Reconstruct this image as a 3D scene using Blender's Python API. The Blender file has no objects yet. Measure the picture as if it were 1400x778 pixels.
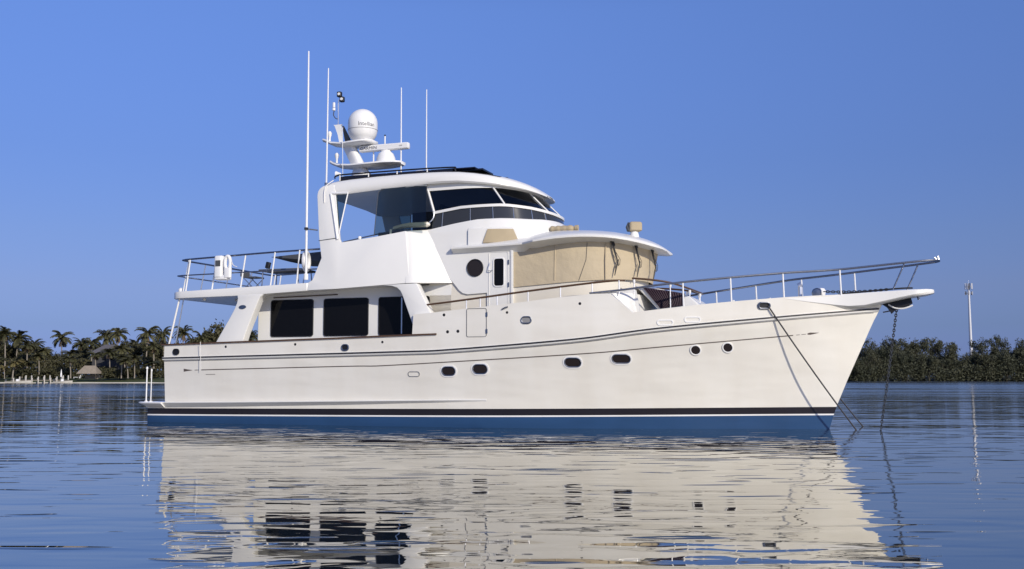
import bpy, math, random
from math import radians as R, sin, cos, pi, sqrt
from mathutils import Vector, Matrix
import numpy as np
random.seed(7)
scene = bpy.context.scene
col = scene.collection

# ------------------------------------------------------------------ camera, sky, sun, exposure
CAM_H = 1.27
cam_d = bpy.data.cameras.new("camera"); cam = bpy.data.objects.new("camera", cam_d); col.objects.link(cam)
cam.location = (0, 0, CAM_H); cam.rotation_euler = (R(90 + 5.163), 0, 0)
cam_d.lens = 36.0; cam_d.sensor_width = 36.0; cam_d.clip_start = .1; cam_d.clip_end = 20000
scene.camera = cam

YACHT_LOC = (-9.6627, 31.4791, 0.0); YACHT_ROT = -R(19.312)
SUN_AZ, SUN_EL = R(50), R(26)            # azimuth forward of the starboard beam, elevation
dl = Vector((sin(SUN_AZ)*cos(SUN_EL), -cos(SUN_AZ)*cos(SUN_EL), sin(SUN_EL)))
SUN_DIR = Matrix.Rotation(YACHT_ROT, 3, 'Z') @ dl
sun_d = bpy.data.lights.new("sun", 'SUN'); sun = bpy.data.objects.new("sun", sun_d); col.objects.link(sun)
sun_d.energy = 3.8; sun_d.angle = R(.55); sun_d.color = (1.0, .91, .76)
sun.rotation_euler = SUN_DIR.to_track_quat('Z', 'Y').to_euler()
world = bpy.data.worlds.new("World"); scene.world = world; world.use_nodes = True
wn = world.node_tree.nodes; wl = world.node_tree.links
sky = wn.new('ShaderNodeTexSky'); sky.sky_type = 'NISHITA'; sky.sun_disc = False
sky.sun_elevation = SUN_EL; sky.sun_rotation = math.atan2(SUN_DIR.x, SUN_DIR.y)
sky.air_density = 1.0; sky.dust_density = 0.35; sky.ozone_density = 3.5; sky.altitude = 0
# elevation-dependent tint: the air near the horizon is clear and blue here
gm_ = wn.new('ShaderNodeTexCoord'); sx_ = wn.new('ShaderNodeSeparateXYZ'); wl.new(gm_.outputs['Generated'], sx_.inputs[0])
rp = wn.new('ShaderNodeValToRGB'); wl.new(sx_.outputs['Z'], rp.inputs[0])
SKYR = [(0.0, (0.268, 0.426, 1.093)), (0.025, (0.298, 0.38, 0.944)), (0.047, (0.339, 0.4, 0.805)), (0.082, (0.457, 0.466, 0.795)), (0.131, (0.538, 0.552, 0.865)), (0.206, (0.627, 0.674, 1.044)), (0.278, (0.766, 0.831, 1.262)), (0.343, (0.895, 0.973, 1.442)), (1.0, (0.895, 0.973, 1.392))]
for i, (p_, c_) in enumerate(SKYR):
    e_ = rp.color_ramp.elements[i] if i < 2 else rp.color_ramp.elements.new(p_)
    e_.position = p_; e_.color = (c_[0], c_[1], c_[2], 1)
mulc = wn.new('ShaderNodeMix'); mulc.data_type = 'RGBA'; mulc.blend_type = 'MULTIPLY'; mulc.inputs[0].default_value = 1
wl.new(sky.outputs[0], mulc.inputs[6]); wl.new(rp.outputs[0], mulc.inputs[7]); wl.new(mulc.outputs[2], wn['Background'].inputs[0])
wn['Background'].inputs[1].default_value = .10
scene.view_settings.view_transform = 'Standard'; scene.view_settings.look = 'None'
scene.view_settings.exposure = 0.0; scene.view_settings.gamma = 1.0
scene.view_settings.use_curve_mapping = False

# ------------------------------------------------------------------ materials
def bsdf(m): return m.node_tree.nodes['Principled BSDF']
def mat(name, c, rough=.5, metal=0., ior=1.45, var=0., vscale=3., bump=0., bscale=20., coat=0.):
    m = bpy.data.materials.new(name); m.use_nodes = True; b = bsdf(m); nt = m.node_tree
    b.inputs['Base Color'].default_value = (*c, 1); b.inputs['Roughness'].default_value = rough
    b.inputs['Metallic'].default_value = metal; b.inputs['IOR'].default_value = ior
    if coat: b.inputs['Coat Weight'].default_value = coat; b.inputs['Coat Roughness'].default_value = .06
    if var or bump:
        tc = nt.nodes.new('ShaderNodeTexCoord')
        n = nt.nodes.new('ShaderNodeTexNoise'); n.inputs['Scale'].default_value = vscale; n.inputs['Detail'].default_value = 5
        nt.links.new(tc.outputs['Object'], n.inputs['Vector'])
    if var:
        mx = nt.nodes.new('ShaderNodeMix'); mx.data_type = 'RGBA'
        mx.inputs[6].default_value = (*[max(0, v*(1-var)) for v in c], 1); mx.inputs[7].default_value = (*[v*(1+var) for v in c], 1)
        nt.links.new(n.outputs['Fac'], mx.inputs[0]); nt.links.new(mx.outputs[2], b.inputs['Base Color'])
    if bump:
        n2 = nt.nodes.new('ShaderNodeTexNoise'); n2.inputs['Scale'].default_value = bscale; n2.inputs['Detail'].default_value = 4
        nt.links.new(tc.outputs['Object'], n2.inputs['Vector'])
        bp = nt.nodes.new('ShaderNodeBump'); bp.inputs['Strength'].default_value = 1; bp.inputs['Distance'].default_value = bump
        nt.links.new(n2.outputs['Fac'], bp.inputs['Height']); nt.links.new(bp.outputs[0], b.inputs['Normal'])
    return m

WHITE = (.755, .735, .672)
M_white = mat('gelcoat_white', (.755, .75, .72), .28, var=.03, vscale=1.3, bump=.004, bscale=1.2)
M_cream = mat('gelcoat_cream', (.70, .66, .57), .35, var=.03, vscale=2)
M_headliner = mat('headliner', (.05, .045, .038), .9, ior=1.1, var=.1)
M_plastic = mat('white_plastic', (.78, .78, .77), .35, var=.03, vscale=6)
M_steel = mat('stainless_steel', (.80, .80, .80), .30, .85)
M_dsteel = mat('weathered_steel', (.30, .31, .33), .35, 1.0, var=.3, vscale=20)
M_black = mat('black_rubber', (.012, .012, .014), .45, var=.2)
M_navy = mat('navy_stripe', (.02, .018, .02), .4)
M_teak = mat('varnished_teak', (.085, .045, .022), .35, var=.35, vscale=30, coat=.4)
M_glass = mat('dark_window_glass', (.005, .005, .006), .04, ior=1.28, bump=.0008, bscale=2.5)
M_pglass = mat('porthole_glass', (.022, .016, .013), .08)
M_panel = mat('solar_panel', (.01, .011, .02), .2)
M_tan = mat('tan_canvas', (.42, .345, .225), .75, var=.10, vscale=3, bump=.012, bscale=3)
M_tan2 = mat('tan_canvas_mesh', (.50, .42, .29), .75, var=.10, vscale=1.6, bump=.035, bscale=2.6)
M_cushion = mat('plum_cushion', (.035, .018, .03), .7)
M_dgrey = mat('dark_grey_fabric', (.07, .075, .085), .8, var=.2)
M_rope = mat('dark_rope', (.05, .05, .055), .8, var=.4, vscale=60)
M_ropew = mat('white_rope', (.75, .74, .72), .8)
M_chain = mat('galvanised_chain', (.10, .105, .11), .45, .8, var=.3, vscale=40)
M_scr = mat('tinted_screen', (.035, .037, .040), .12)
M_txt = mat('grey_lettering', (.06, .065, .08), .5)

def tint(name, tcol, k=.5):
    m = bpy.data.materials.new(name); m.use_nodes = True; nt = m.node_tree; out = nt.nodes['Material Output']
    nt.nodes.remove(bsdf(m))
    tr = nt.nodes.new('ShaderNodeBsdfTransparent'); tr.inputs[0].default_value = (*tcol, 1)
    gl = nt.nodes.new('ShaderNodeBsdfGlossy'); gl.inputs['Roughness'].default_value = .03; gl.inputs[0].default_value = (.9, .92, .95, 1)
    fr = nt.nodes.new('ShaderNodeFresnel'); fr.inputs[0].default_value = 1.45
    mx = nt.nodes.new('ShaderNodeMixShader')
    nt.links.new(fr.outputs[0], mx.inputs[0]); nt.links.new(tr.outputs[0], mx.inputs[1]); nt.links.new(gl.outputs[0], mx.inputs[2])
    nt.links.new(mx.outputs[0], out.inputs[0]); return m
M_tint = tint('tinted_glass', (.13, .14, .15))
M_tint2 = tint('grey_green_glass', (.30, .35, .33))

def hull_material():
    m = bpy.data.materials.new('hull_paint'); m.use_nodes = True; nt = m.node_tree; b = bsdf(m)
    N = nt.nodes.new; L = nt.links.new
    tc = N('ShaderNodeTexCoord'); sp = N('ShaderNodeSeparateXYZ'); L(tc.outputs['Object'], sp.inputs[0])
    ma = N('ShaderNodeMath'); ma.operation = 'MULTIPLY_ADD'; ma.inputs[1].default_value = -.0082
    L(sp.outputs['X'], ma.inputs[0]); L(sp.outputs['Z'], ma.inputs[2])
    mr = N('ShaderNodeMapRange'); mr.inputs['From Min'].default_value = 0; mr.inputs['From Max'].default_value = .5
    L(ma.outputs[0], mr.inputs['Value'])
    cr = N('ShaderNodeValToRGB'); cr.color_ramp.interpolation = 'CONSTANT'; L(mr.outputs[0], cr.inputs[0])
    e = cr.color_ramp.elements
    e[0].position = 0; e[0].color = (.024, .068, .165, 1)
    e[1].position = .37; e[1].color = (.80, .80, .80, 1)
    x = e.new(.445); x.color = (.018, .015, .018, 1)
    x = e.new(.775); x.color = (*WHITE, 1)
    # slight dirt streaks and gelcoat mottling
    n = N('ShaderNodeTexNoise'); n.inputs['Scale'].default_value = .9; n.inputs['Detail'].default_value = 6
    mp = N('ShaderNodeMapping'); mp.inputs['Scale'].default_value = (1.6, 1, .5)
    L(tc.outputs['Object'], mp.inputs[0]); L(mp.outputs[0], n.inputs['Vector'])
    r2 = N('ShaderNodeValToRGB'); r2.color_ramp.elements[0].position = .35; r2.color_ramp.elements[0].color = (.955, .945, .93, 1)
    r2.color_ramp.elements[1].position = .62; r2.color_ramp.elements[1].color = (1, 1, 1, 1); L(n.outputs['Fac'], r2.inputs[0])
    mx = N('ShaderNodeMix'); mx.data_type = 'RGBA'; mx.blend_type = 'MULTIPLY'; mx.inputs[0].default_value = 1
    L(cr.outputs[0], mx.inputs[6]); L(r2.outputs[0], mx.inputs[7]); L(mx.outputs[2], b.inputs['Base Color'])
    b.inputs['Roughness'].default_value = .22
    n2 = N('ShaderNodeTexNoise'); n2.inputs['Scale'].default_value = .8; n2.inputs['Detail'].default_value = 2
    L(tc.outputs['Object'], n2.inputs['Vector'])
    bp = N('ShaderNodeBump'); mp2 = N('ShaderNodeMapping'); mp2.inputs['Rotation'].default_value = (0, R(35), 0); mp2.inputs['Scale'].default_value = (.45, 1, 1.7); L(tc.outputs['Object'], mp2.inputs[0]); L(mp2.outputs[0], n2.inputs['Vector']); bp.inputs['Distance'].default_value = .050; bp.inputs['Strength'].default_value = 1
    L(n2.outputs['Fac'], bp.inputs['Height']); L(bp.outputs[0], b.inputs['Normal'])
    return m
M_hull = hull_material()

# ------------------------------------------------------------------ helpers
def link(name, me, m, parent=None):
    o = bpy.data.objects.new(name, me); col.objects.link(o)
    for k in (m if isinstance(m, (list, tuple)) else [m]): me.materials.append(k)
    if parent: o.parent = parent
    return o
def empty(name, loc=(0, 0, 0), rz=0.):
    o = bpy.data.objects.new(name, None); col.objects.link(o); o.location = loc; o.rotation_euler = (0, 0, rz)
    o.empty_display_size = .2; return o
def tag(o, label=None, cat=None, group=None, kind=None):
    if label: o['label'] = label
    if cat: o['category'] = cat
    if group: o['group'] = group
    if kind: o['kind'] = kind
    return o
def copy_tree(o, parent=None):
    c = o.copy(); col.objects.link(c); c.parent = parent
    for ch in list(o.children): copy_tree(ch, c)
    return c

class MB:
    def __init__(s): s.v = []; s.f = []; s.mi = []
    def add(s, vs, fs, mi=0):
        n = len(s.v); s.v += [tuple(v) for v in vs]; s.f += [tuple(i+n for i in f) for f in fs]; s.mi += [mi]*len(fs); return s
    def grid(s, rows, closed=False, capends=False, mi=0, flip=False):
        nr, nc = len(rows), len(rows[0]); vs = [p for r in rows for p in r]; fs = []
        for i in range(nr-1):
            for j in range(nc if closed else nc-1):
                a, b, c, d = i*nc+j, i*nc+(j+1) % nc, (i+1)*nc+(j+1) % nc, (i+1)*nc+j
                fs.append((a, d, c, b) if flip else (a, b, c, d))
        if capends: fs.append(tuple(range(nc-1, -1, -1))); fs.append(tuple((nr-1)*nc+j for j in range(nc)))
        return s.add(vs, fs, mi)
    def tube(s, pts, r, n=8, mi=0, closed=False):
        P = [Vector(p) for p in pts]; rows = []; k = len(P)
        rr = r if isinstance(r, (list, tuple)) else [r]*k
        up = Vector((0, 0, 1)); prev = None
        for i, p in enumerate(P):
            if closed: t = P[(i+1) % k]-P[i-1]
            else: t = P[min(i+1, k-1)]-P[max(i-1, 0)]
            t.normalize()
            if prev is None:
                a = t.cross(up if abs(t.z) < .9 else Vector((1, 0, 0)))
            else: a = prev-t*prev.dot(t)
            a.normalize(); prev = a.copy(); b = t.cross(a)
            rows.append([p+(a*cos(2*pi*j/n)+b*sin(2*pi*j/n))*rr[i] for j in range(n)])
        if closed: rows.append(rows[0]); return s.grid(rows, True, False, mi)
        return s.grid(rows, True, True, mi)
    def lathe(s, prof, c=(0, 0, 0), axis='z', n=20, mi=0):
        c = Vector(c); rows = []
        for r, h in prof:
            row = []
            for j in range(n):
                a = 2*pi*j/n
                d = {'z': (r*cos(a), r*sin(a), h), 'x': (h, r*cos(a), r*sin(a)), 'y': (r*sin(a), h, r*cos(a))}[axis]
                row.append(c+Vector(d))
            rows.append(row)
        return s.grid(rows, True, True, mi)
    def box(s, x0, x1, y0, y1, z0, z1, mi=0, M=None, b=0.):
        if b:
            # rounded in plan and top via bevelled cross-section
            pl = []
            for cx, cy, a0 in ((x1-b, y1-b, 0), (x0+b, y1-b, 90), (x0+b, y0+b, 180), (x1-b, y0+b, 270)):
                for k in range(4): a = R(a0+30*k); pl.append((cx, cy, cos(a), sin(a)))
            rows = []
            for z, q in ((z0, .4), (z0+b*.4, 1), (z1-b*.8, 1), (z1-b*.25, .75), (z1, .2)):
                rows.append([(cx+ca*b*q-(0 if q else 0), cy+sa*b*q, z) for cx, cy, ca, sa in pl])
            vs_before = len(s.v); s.grid(rows, True, True, mi)
            if M is not None:
                for i in range(vs_before, len(s.v)): s.v[i] = tuple(M @ Vector(s.v[i]))
            return s
        vs = [(x, y, z) for x in (x0, x1) for y in (y0, y1) for z in (z0, z1)]
        if M is not None: vs = [tuple(M @ Vector(v)) for v in vs]
        return s.add(vs, [(0, 1, 3, 2), (4, 6, 7, 5), (0, 4, 5, 1), (2, 3, 7, 6), (0, 2, 6, 4), (1, 5, 7, 3)], mi)
    def prism(s, poly, y0, y1, mi=0, fy=None):
        """poly in (x,z), extruded in y; fy(x,z,side)->y overrides"""
        n = len(poly)
        a = [(x, fy(x, z, 0) if fy else y0, z) for x, z in poly]; b = [(x, fy(x, z, 1) if fy else y1, z) for x, z in poly]
        fs = [(i, (i+1) % n, n+(i+1) % n, n+i) for i in range(n)]
        fs += [tuple(range(n-1, -1, -1)), tuple(range(n, 2*n))]
        return s.add(a+b, fs, mi)
    def mirror(s):
        n = len(s.v); s.v += [(x, -y, z) for x, y, z in s.v]
        s.f += [tuple(i+n for i in reversed(f)) for f in s.f]; s.mi += s.mi; return s
    def build(s, name, m, parent=None, smooth=35, bevel=0., recalc=True):
        me = bpy.data.meshes.new(name); me.from_pydata(s.v, [], s.f); me.update()
        if recalc:
            import bmesh
            bm = bmesh.new(); bm.from_mesh(me); bmesh.ops.recalc_face_normals(bm, faces=bm.faces)
            if bevel:
                es = [e for e in bm.edges if len(e.link_faces) == 2 and e.calc_face_angle(0) > .5]
                bmesh.ops.bevel(bm, geom=es, offset=bevel, segments=3, profile=.5, affect='EDGES', clamp_overlap=True)
            bm.to_mesh(me); bm.free()
        if smooth:
            me.shade_smooth(); me.set_sharp_from_angle(angle=R(smooth))
        if not bevel and len(s.mi) == len(me.polygons) and any(s.mi):
            me.polygons.foreach_set('material_index', s.mi)
        return link(name, me, m, parent)

def flipy(f):  # run a builder for both sides
    for sg in (-1, 1): f(sg)
def smoothpath(pts, k=6):
    P = [Vector(p) for p in pts]; out = []
    for i in range(len(P)-1):
        p0 = P[max(i-1, 0)]; p1 = P[i]; p2 = P[i+1]; p3 = P[min(i+2, len(P)-1)]
        for j in range(k):
            t = j/k
            out.append(.5*((2*p1)+(-p0+p2)*t+(2*p0-5*p1+4*p2-p3)*t*t+(-p0+3*p1-3*p2+p3)*t**3))
    out.append(P[-1]); return out
def itp(x, tab): return float(np.interp(x, [t[0] for t in tab], [t[1] for t in tab]))
def smt(tab, k=6):   # smooth table via catmull-rom
    p = smoothpath([(a, b, 0) for a, b in tab], k); return [(q.x, q.y) for q in p]

# ------------------------------------------------------------------ water, sky-line ground
def water_material():
    m = bpy.data.materials.new('lagoon_water'); m.use_nodes = True; nt = m.node_tree; b = bsdf(m); N = nt.nodes.new; L = nt.links.new
    b.inputs['Base Color'].default_value = (.012, .018, .026, 1); b.inputs['Roughness'].default_value = .015
    b.inputs['IOR'].default_value = 1.9
    g = N('ShaderNodeNewGeometry')
    def noise(sx, sy, rot, amp, detail, rough=.5, dist=0.):
        mp = N('ShaderNodeMapping'); mp.inputs['Scale'].default_value = (sx, sy, 1); mp.inputs['Rotation'].default_value = (0, 0, R(rot))
        n = N('ShaderNodeTexNoise'); n.inputs['Scale'].default_value = 1; n.inputs['Detail'].default_value = detail
        n.inputs['Roughness'].default_value = rough; n.inputs['Distortion'].default_value = dist
        L(g.outputs['Position'], mp.inputs[0]); L(mp.outputs[0], n.inputs['Vector'])
        k = N('ShaderNodeMath'); k.operation = 'MULTIPLY'; k.inputs[1].default_value = amp; L(n.outputs['Fac'], k.inputs[0]); return k.outputs[0]
    acc = None
    def add(o):
        nonlocal acc
        if acc is None: acc = o; return
        s_ = N('ShaderNodeMath'); s_.operation = 'ADD'; L(acc, s_.inputs[0]); L(o, s_.inputs[1]); acc = s_.outputs[0]
    for a in WAVES: add(noise(*a))
    for (sx, sy, rot, amp, det, lo, hi) in CATSPAWS:     # sparse short wavelets on otherwise smooth water
        o = noise(sx, sy, rot, 1.0, det)
        mr = N('ShaderNodeMapRange'); mr.interpolation_type = 'SMOOTHSTEP'; mr.inputs['From Min'].default_value = lo; mr.inputs['From Max'].default_value = hi
        mr.inputs['To Max'].default_value = amp; L(o, mr.inputs['Value']); add(mr.outputs[0])
    # open lagoon beyond the yacht is ruffled by a light breeze
    sx = N('ShaderNodeSeparateXYZ'); L(g.outputs['Position'], sx.inputs[0])
    far = N('ShaderNodeMapRange'); far.interpolation_type = 'SMOOTHSTEP'; far.inputs['From Min'].default_value = 32; far.inputs['From Max'].default_value = 110; L(sx.outputs['Y'], far.inputs['Value'])
    lane = noise(.012, .05, 3, 1.0, 3)
    lr = N('ShaderNodeMapRange'); lr.inputs['From Min'].default_value = .35; lr.inputs['From Max'].default_value = .6; lr.inputs['To Min'].default_value = .05; lr.inputs['To Max'].default_value = .17; L(lane, lr.inputs['Value'])
    rm = N('ShaderNodeMath'); rm.operation = 'MULTIPLY_ADD'; rm.inputs[2].default_value = .015; L(far.outputs[0], rm.inputs[0]); L(lr.outputs[0], rm.inputs[1])
    L(rm.outputs[0], b.inputs['Roughness'])
    fw = noise(.05, .16, 4, .42, 3); fm = N('ShaderNodeMath'); fm.operation = 'MULTIPLY'; L(fw, fm.inputs[0]); L(far.outputs[0], fm.inputs[1]); add(fm.outputs[0])
    bp = N('ShaderNodeBump'); bp.inputs['Strength'].default_value = 1; bp.inputs['Distance'].default_value = 1
    gl = N('ShaderNodeBsdfGlossy'); L(rm.outputs[0], gl.inputs['Roughness']); gl.inputs[0].default_value = (.98, .94, .82, 1); b.inputs['Specular Tint'].default_value = (.98, .94, .78, 1); L(bp.outputs[0], gl.inputs['Normal'])
    mx = N('ShaderNodeMixShader'); mx.inputs[0].default_value = .28; L(b.outputs[0], mx.inputs[1]); L(gl.outputs[0], mx.inputs[2]); L(mx.outputs[0], nt.nodes['Material Output'].inputs[0])
    L(acc, bp.inputs['Height']); L(bp.outputs[0], b.inputs['Normal'])
    return m
WAVES = [(.10, .30, 8, .032, 1), (.60, 1.4, -4, .0100, 1), (2.0, 4.2, 4, .0011, 2)]
CATSPAWS = [(.75, 3.8, 3, .022, 1, .68, .80), (.30, 2.0, -3, .024, 1, .69, .81), (.8, 2.2, 2, -.004, 1, .48, .74)]
M_water = water_material()
w = MB(); S = 6000
w.add([(-S, -200, 0), (S, -200, 0), (S, 8000, 0), (-S, 8000, 0)], [(0, 1, 2, 3)])
tag(w.build('water', M_water, smooth=0, recalc=False), kind='structure')

M_grass = mat('shore_grass', (.055, .07, .022), .9, var=.5, vscale=.6)
M_sand = mat('mud_bank', (.045, .04, .03), .9, var=.4, vscale=.5)
def land(name, front, depth, hfun, m):
    """front: list of (x,y) waterline points; profile rises going away"""
    prof = [(0, -.3), (.5, .12), (4, .35), (14, .9), (35, 1.25), (depth, 1.5)]
    rows = [[(x, y+d, h+hfun*random.uniform(-.06, .06)) for x, y in front] for d, h in prof]
    o = MB().grid(rows).build(name, m, smooth=60); return tag(o, kind='structure')
land('left_shore_ground', [(x, 212+4*sin(x*.05)*(1 if x > -60 else 0)+max(0, (x+60))*.18) for x in range(-420, 60, 6)], 400, .6, M_grass)
land('right_shore_ground', [(x, 308+2*sin(x*.11)) for x in range(58, 420, 6)], 400, .6, M_sand)

# ------------------------------------------------------------------ YACHT
YR = smt([(0, 2.32), (.65, 2.38), (3, 2.52), (7, 2.6), (10, 2.58), (12, 2.47), (14, 2.18), (15.5, 1.82), (17, 1.33), (18.2, .87), (19.2, .40), (19.8, .06)])
YW = smt([(0, 2.2), (.65, 2.25), (4, 2.4), (9, 2.35), (11, 2.15), (13, 1.72), (15.5, 1.1), (18, .42), (19.8, .025)])
ZR = smt([(0, 1.80), (.65, 1.81), (3, 1.84), (8, 1.92), (9.6, 1.97), (12.65, 2.19), (14.7, 2.44), (17.6, 2.72), (19.05, 2.86), (19.8, 2.93)])
ZT = [(.6, 2.17), (3.85, 2.23), (6.26, 2.28), (8.44, 2.335), (8.47, 2.87), (8.95, 2.90), (9.85, 2.98), (10.65, 3.05), (11.45, 3.13), (12.3, 3.22),
      (13.05, 3.29), (13.5, 3.30), (13.58, 3.27), (14.1, 2.83), (15.65, 3.01), (16.35, 3.08), (17.6, 3.19), (18.95, 3.26), (19.8, 3.29)]
ZD = [(0, 1.5), (8.6, 1.5), (9.2, 2.15), (13.6, 2.2), (14.2, 2.4), (16.5, 2.65), (19.8, 2.95)]
XS = [(-.8, 18.3), (0, 18.5), (.48, 18.65), (1.19, 18.95), (2.61, 19.59), (2.91, 19.75), (3.35, 19.95)]
def xmap(n, z): return n if n < 13 else 13+(n-13)*(itp(z, XS)-13)/6.8
def ninv(x, z): return x if x < 13 else 13+(x-13)*6.8/(itp(z, XS)-13)
def hb_n(n, z):
    zr = itp(n, ZR); yr, yw = itp(n, YR), itp(n, YW)
    if z <= 0: return yw*(1-.22*min(1, -z/.8)**1.5)
    t = min(1, z/zr); return yw+(yr-yw)*t**1.25
def hb(x, z): return hb_n(ninv(x, z), z)

yacht = empty('motor_yacht', YACHT_LOC, YACHT_ROT)
tag(yacht, 'white long-range motor yacht with covered pilothouse, flybridge and blue bottom, anchored in the lagoon', 'yacht')
Y = yacht

stations = sorted(set([.65, .9, 1.5, 2.2, 3, 4, 5, 6, 7, 7.8, 8.3, 8.44, 8.47, 8.95, 9.4, 9.85, 10.25, 10.65, 11.05, 11.45, 11.9, 12.3, 12.7, 13.05, 13.5, 13.58, 13.85, 14.1,
                       14.5, 14.9, 15.3, 15.65, 16, 16.35, 16.8, 17.2, 17.6, 18, 18.3, 18.6, 18.95, 19.2, 19.45, 19.65, 19.8]))
rows = []
for n in stations:
    zr, zt, zd = itp(n, ZR), itp(n, ZT), itp(n, ZD); st = []
    zs = [-.7, -.35, 0]+[zr*k for k in (.1, .2, .3, .42, .55, .68, .8, .9, 1)]+[zr+(zt-zr)*k for k in (.33, .66, 1)]
    for z in zs: st.append((xmap(n, z), hb_n(n, z), z))
    yi = max(hb_n(n, zt)-.11, .004)
    st.append((xmap(n, zt), yi, zt)); st.append((xmap(n, zd), max(hb_n(n, zd)-.11, .003), zd))
    full = [(xmap(n, -.9), 0, -.9)]+st+[(xmap(n, zd), 0, zd)]
    ring = full+[(x, -y, z) for x, y, z in reversed(full[1:-1])]
    rows.append(ring)
hull = MB().grid(rows, closed=True, capends=True).build('hull', M_hull, Y, smooth=32)
# transom bulwark top is closed by the aft cap; foredeck / side deck colour is the same gelcoat

# swim platform: carries the hull bottom aft under it
rows = []
for n in (-.02, .2, .45, .649):
    rows.append([(n, sg*hb_n(max(n, 0), z)*(.985 if n < 0 else 1), z) for sg, z in ((-1, .44), (-1, .2), (-1, 0), (-1, -.7), (1, -.7), (1, 0), (1, .2), (1, .44))])
plat = MB().grid(rows, closed=True, capends=True).build('swim_platform', M_hull, Y, smooth=30)
pb = MB(); pts = []
outl = [(.66, 2.42), (.1, 2.40), (-.12, 2.34), (-.26, 2.18), (-.32, 1.9), (-.34, 1.2), (-.34, 0)]
outl = outl+[(x, -y) for x, y in reversed(outl[:-1])]
pb.grid([[((x+.2 if x < .3 else x), y*.96, .42) for x, y in outl], [(x-.02 if x < .6 else x, y*1.03, .535) for x, y in outl], [(x-.02 if x < .6 else x, y*1.03, .56) for x, y in outl], [(x, y, .57) for x, y in outl]], closed=True, capends=True)
pb.build('platform_deck', M_plastic, plat, smooth=50)
for sg in (-1, 1):
    for x0, yy in ((-.12, 2.12),):
        p = smoothpath([(x0, sg*yy, .56), (x0, sg*yy, 1.45), (x0-.0, sg*yy, 1.5)])
    for (x0, z1, nm) in ((-.06, 1.56, .019), (.10, 1.50, .014)):
        g = MB(); g.tube([(x0, sg*2.2, .56), (x0, sg*2.2, z1-.06)], nm); g.lathe([(nm*1.5, z1-.06), (nm*1.7, z1-.03), (nm*1.0, z1), (0.001, z1+.01)], (x0, sg*2.2, 0), n=10)
        g.lathe([(.055, .57), (.055, .585), (.03, .60)], (x0, sg*2.2, 0), n=12)
        g.build('staple_post', M_plastic, plat)
# long moulded spray rail running forward from the platform
for sg in (-1, 1):
    top = []; 
    rr = []
    for i in range(31):
        x = -.02+i*10.4/30; k = i/30
        zl = .415+.245*k**1.15; zu = .56+.16*k**1.1; d = .13*(1-k**4)+.004
        a = hb(max(x, 0), zl); b = hb(max(x, 0), zu)
        rr.append([(x, sg*(a-.01), zl), (x, sg*(a+d*.12), zl), (x, sg*(b+d), zu-.022), (x, sg*(b+d), zu), (x, sg*(b-.01), zu+.005)])
    MB().grid(rr, closed=True, capends=True).build('spray_rail', M_white, hull, smooth=25)
    # rub rail: dark insert over a white moulding, with a thin grey line under it
    def strake(name, off, dz, ht, pr, m, n0=.62, n1=19.78):
        rr = []
        for i in range(121):
            n = n0+(n1-n0)*i/120; z = itp(n, ZR)+dz; x = xmap(n, z); y = hb_n(n, z)+off
            rr.append([(x, sg*(y-.02), z-ht/2), (x, sg*(y+pr*.7), z-ht/2), (x, sg*(y+pr), z), (x, sg*(y+pr*.7), z+ht/2), (x, sg*(y-.02), z+ht/2)])
        return MB().grid(rr, closed=True, capends=True).build(name, m, hull, smooth=30)
    strake('rub_rail', 0, -.02, .085, .05, M_white)
    strake('rub_rail_insert', .047, -.005, .036, .016, M_navy)
    strake('pin_stripe', 0, -.098, .014, .004, mat('grey_pinstripe', (.16, .15, .14), .5) if sg == -1 else bpy.data.materials['grey_pinstripe'], .62, 19.7)
    # arrow-ended cove stripe
    A = smt([(1.55, 1.46), (6.5, 1.55), (7.9, 1.575), (12.6, 1.82), (14.75, 2.0), (17.6, 2.26), (18.5, 2.36)])
    def ribbon(x0, x1, h, dz=0, n=90, h1=None):
        rr = []
        for i in range(n+1):
            x = x0+(x1-x0)*i/n; z = itp(x, A)+dz; hh = h+(0 if h1 is None else (h1-h)*i/n)
            rr.append([(x, sg*(hb(x, z-hh/2)+.004), z-hh/2), (x, sg*(hb(x, z+hh/2)+.004), z+hh/2)])
        return rr
    g = MB(); g.grid(ribbon(1.95, 17.75, .024)); g.grid(ribbon(1.72, 1.86, .016, 0, 4)); 
    g.grid(ribbon(1.34, 1.46, .085, 0, 4, .05)); g.grid(ribbon(1.46, 1.64, .05, 0, 4, .006))
    for a, b_ in ((17.82, 17.9), (17.94, 18.04)): g.grid(ribbon(a, b_, .012, 0, 3))
    g.grid(ribbon(18.08, 18.14, .03, 0, 3, .055)); g.grid(ribbon(18.14, 18.34, .055, 0, 4, .004))
    g.grid(ribbon(2.1, 2.42, .012, -.13, 6))
    g.build('cove_stripe', mat('brown_stripe', (.10, .08, .07), .5) if sg == -1 else bpy.data.materials['brown_stripe'], hull, smooth=0, recalc=False)
    # teak cap rail on the aft bulwark
    rr = []
    for i in range(50):
        n = .55+(9.12-.55)*i/49; z = itp(min(n, 8.44), ZT)+(n-8.44)*.02*(n > 8.44); y = hb_n(n, z)
        rr.append([(n, sg*(y+.035), z-.012), (n, sg*(y+.035), z+.028), (n, sg*(y-.15 if n < 8.4 else y-.02), z+.03), (n, sg*(y-.15 if n < 8.4 else y-.02), z-.012)])
    MB().grid(rr, closed=True, capends=True).build('cap_rail', M_teak, hull, smooth=25)
MB().box(.56, .70, -2.36, 2.36, 2.16, 2.20).build('cap_rail', M_teak, hull, smooth=0)

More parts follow.
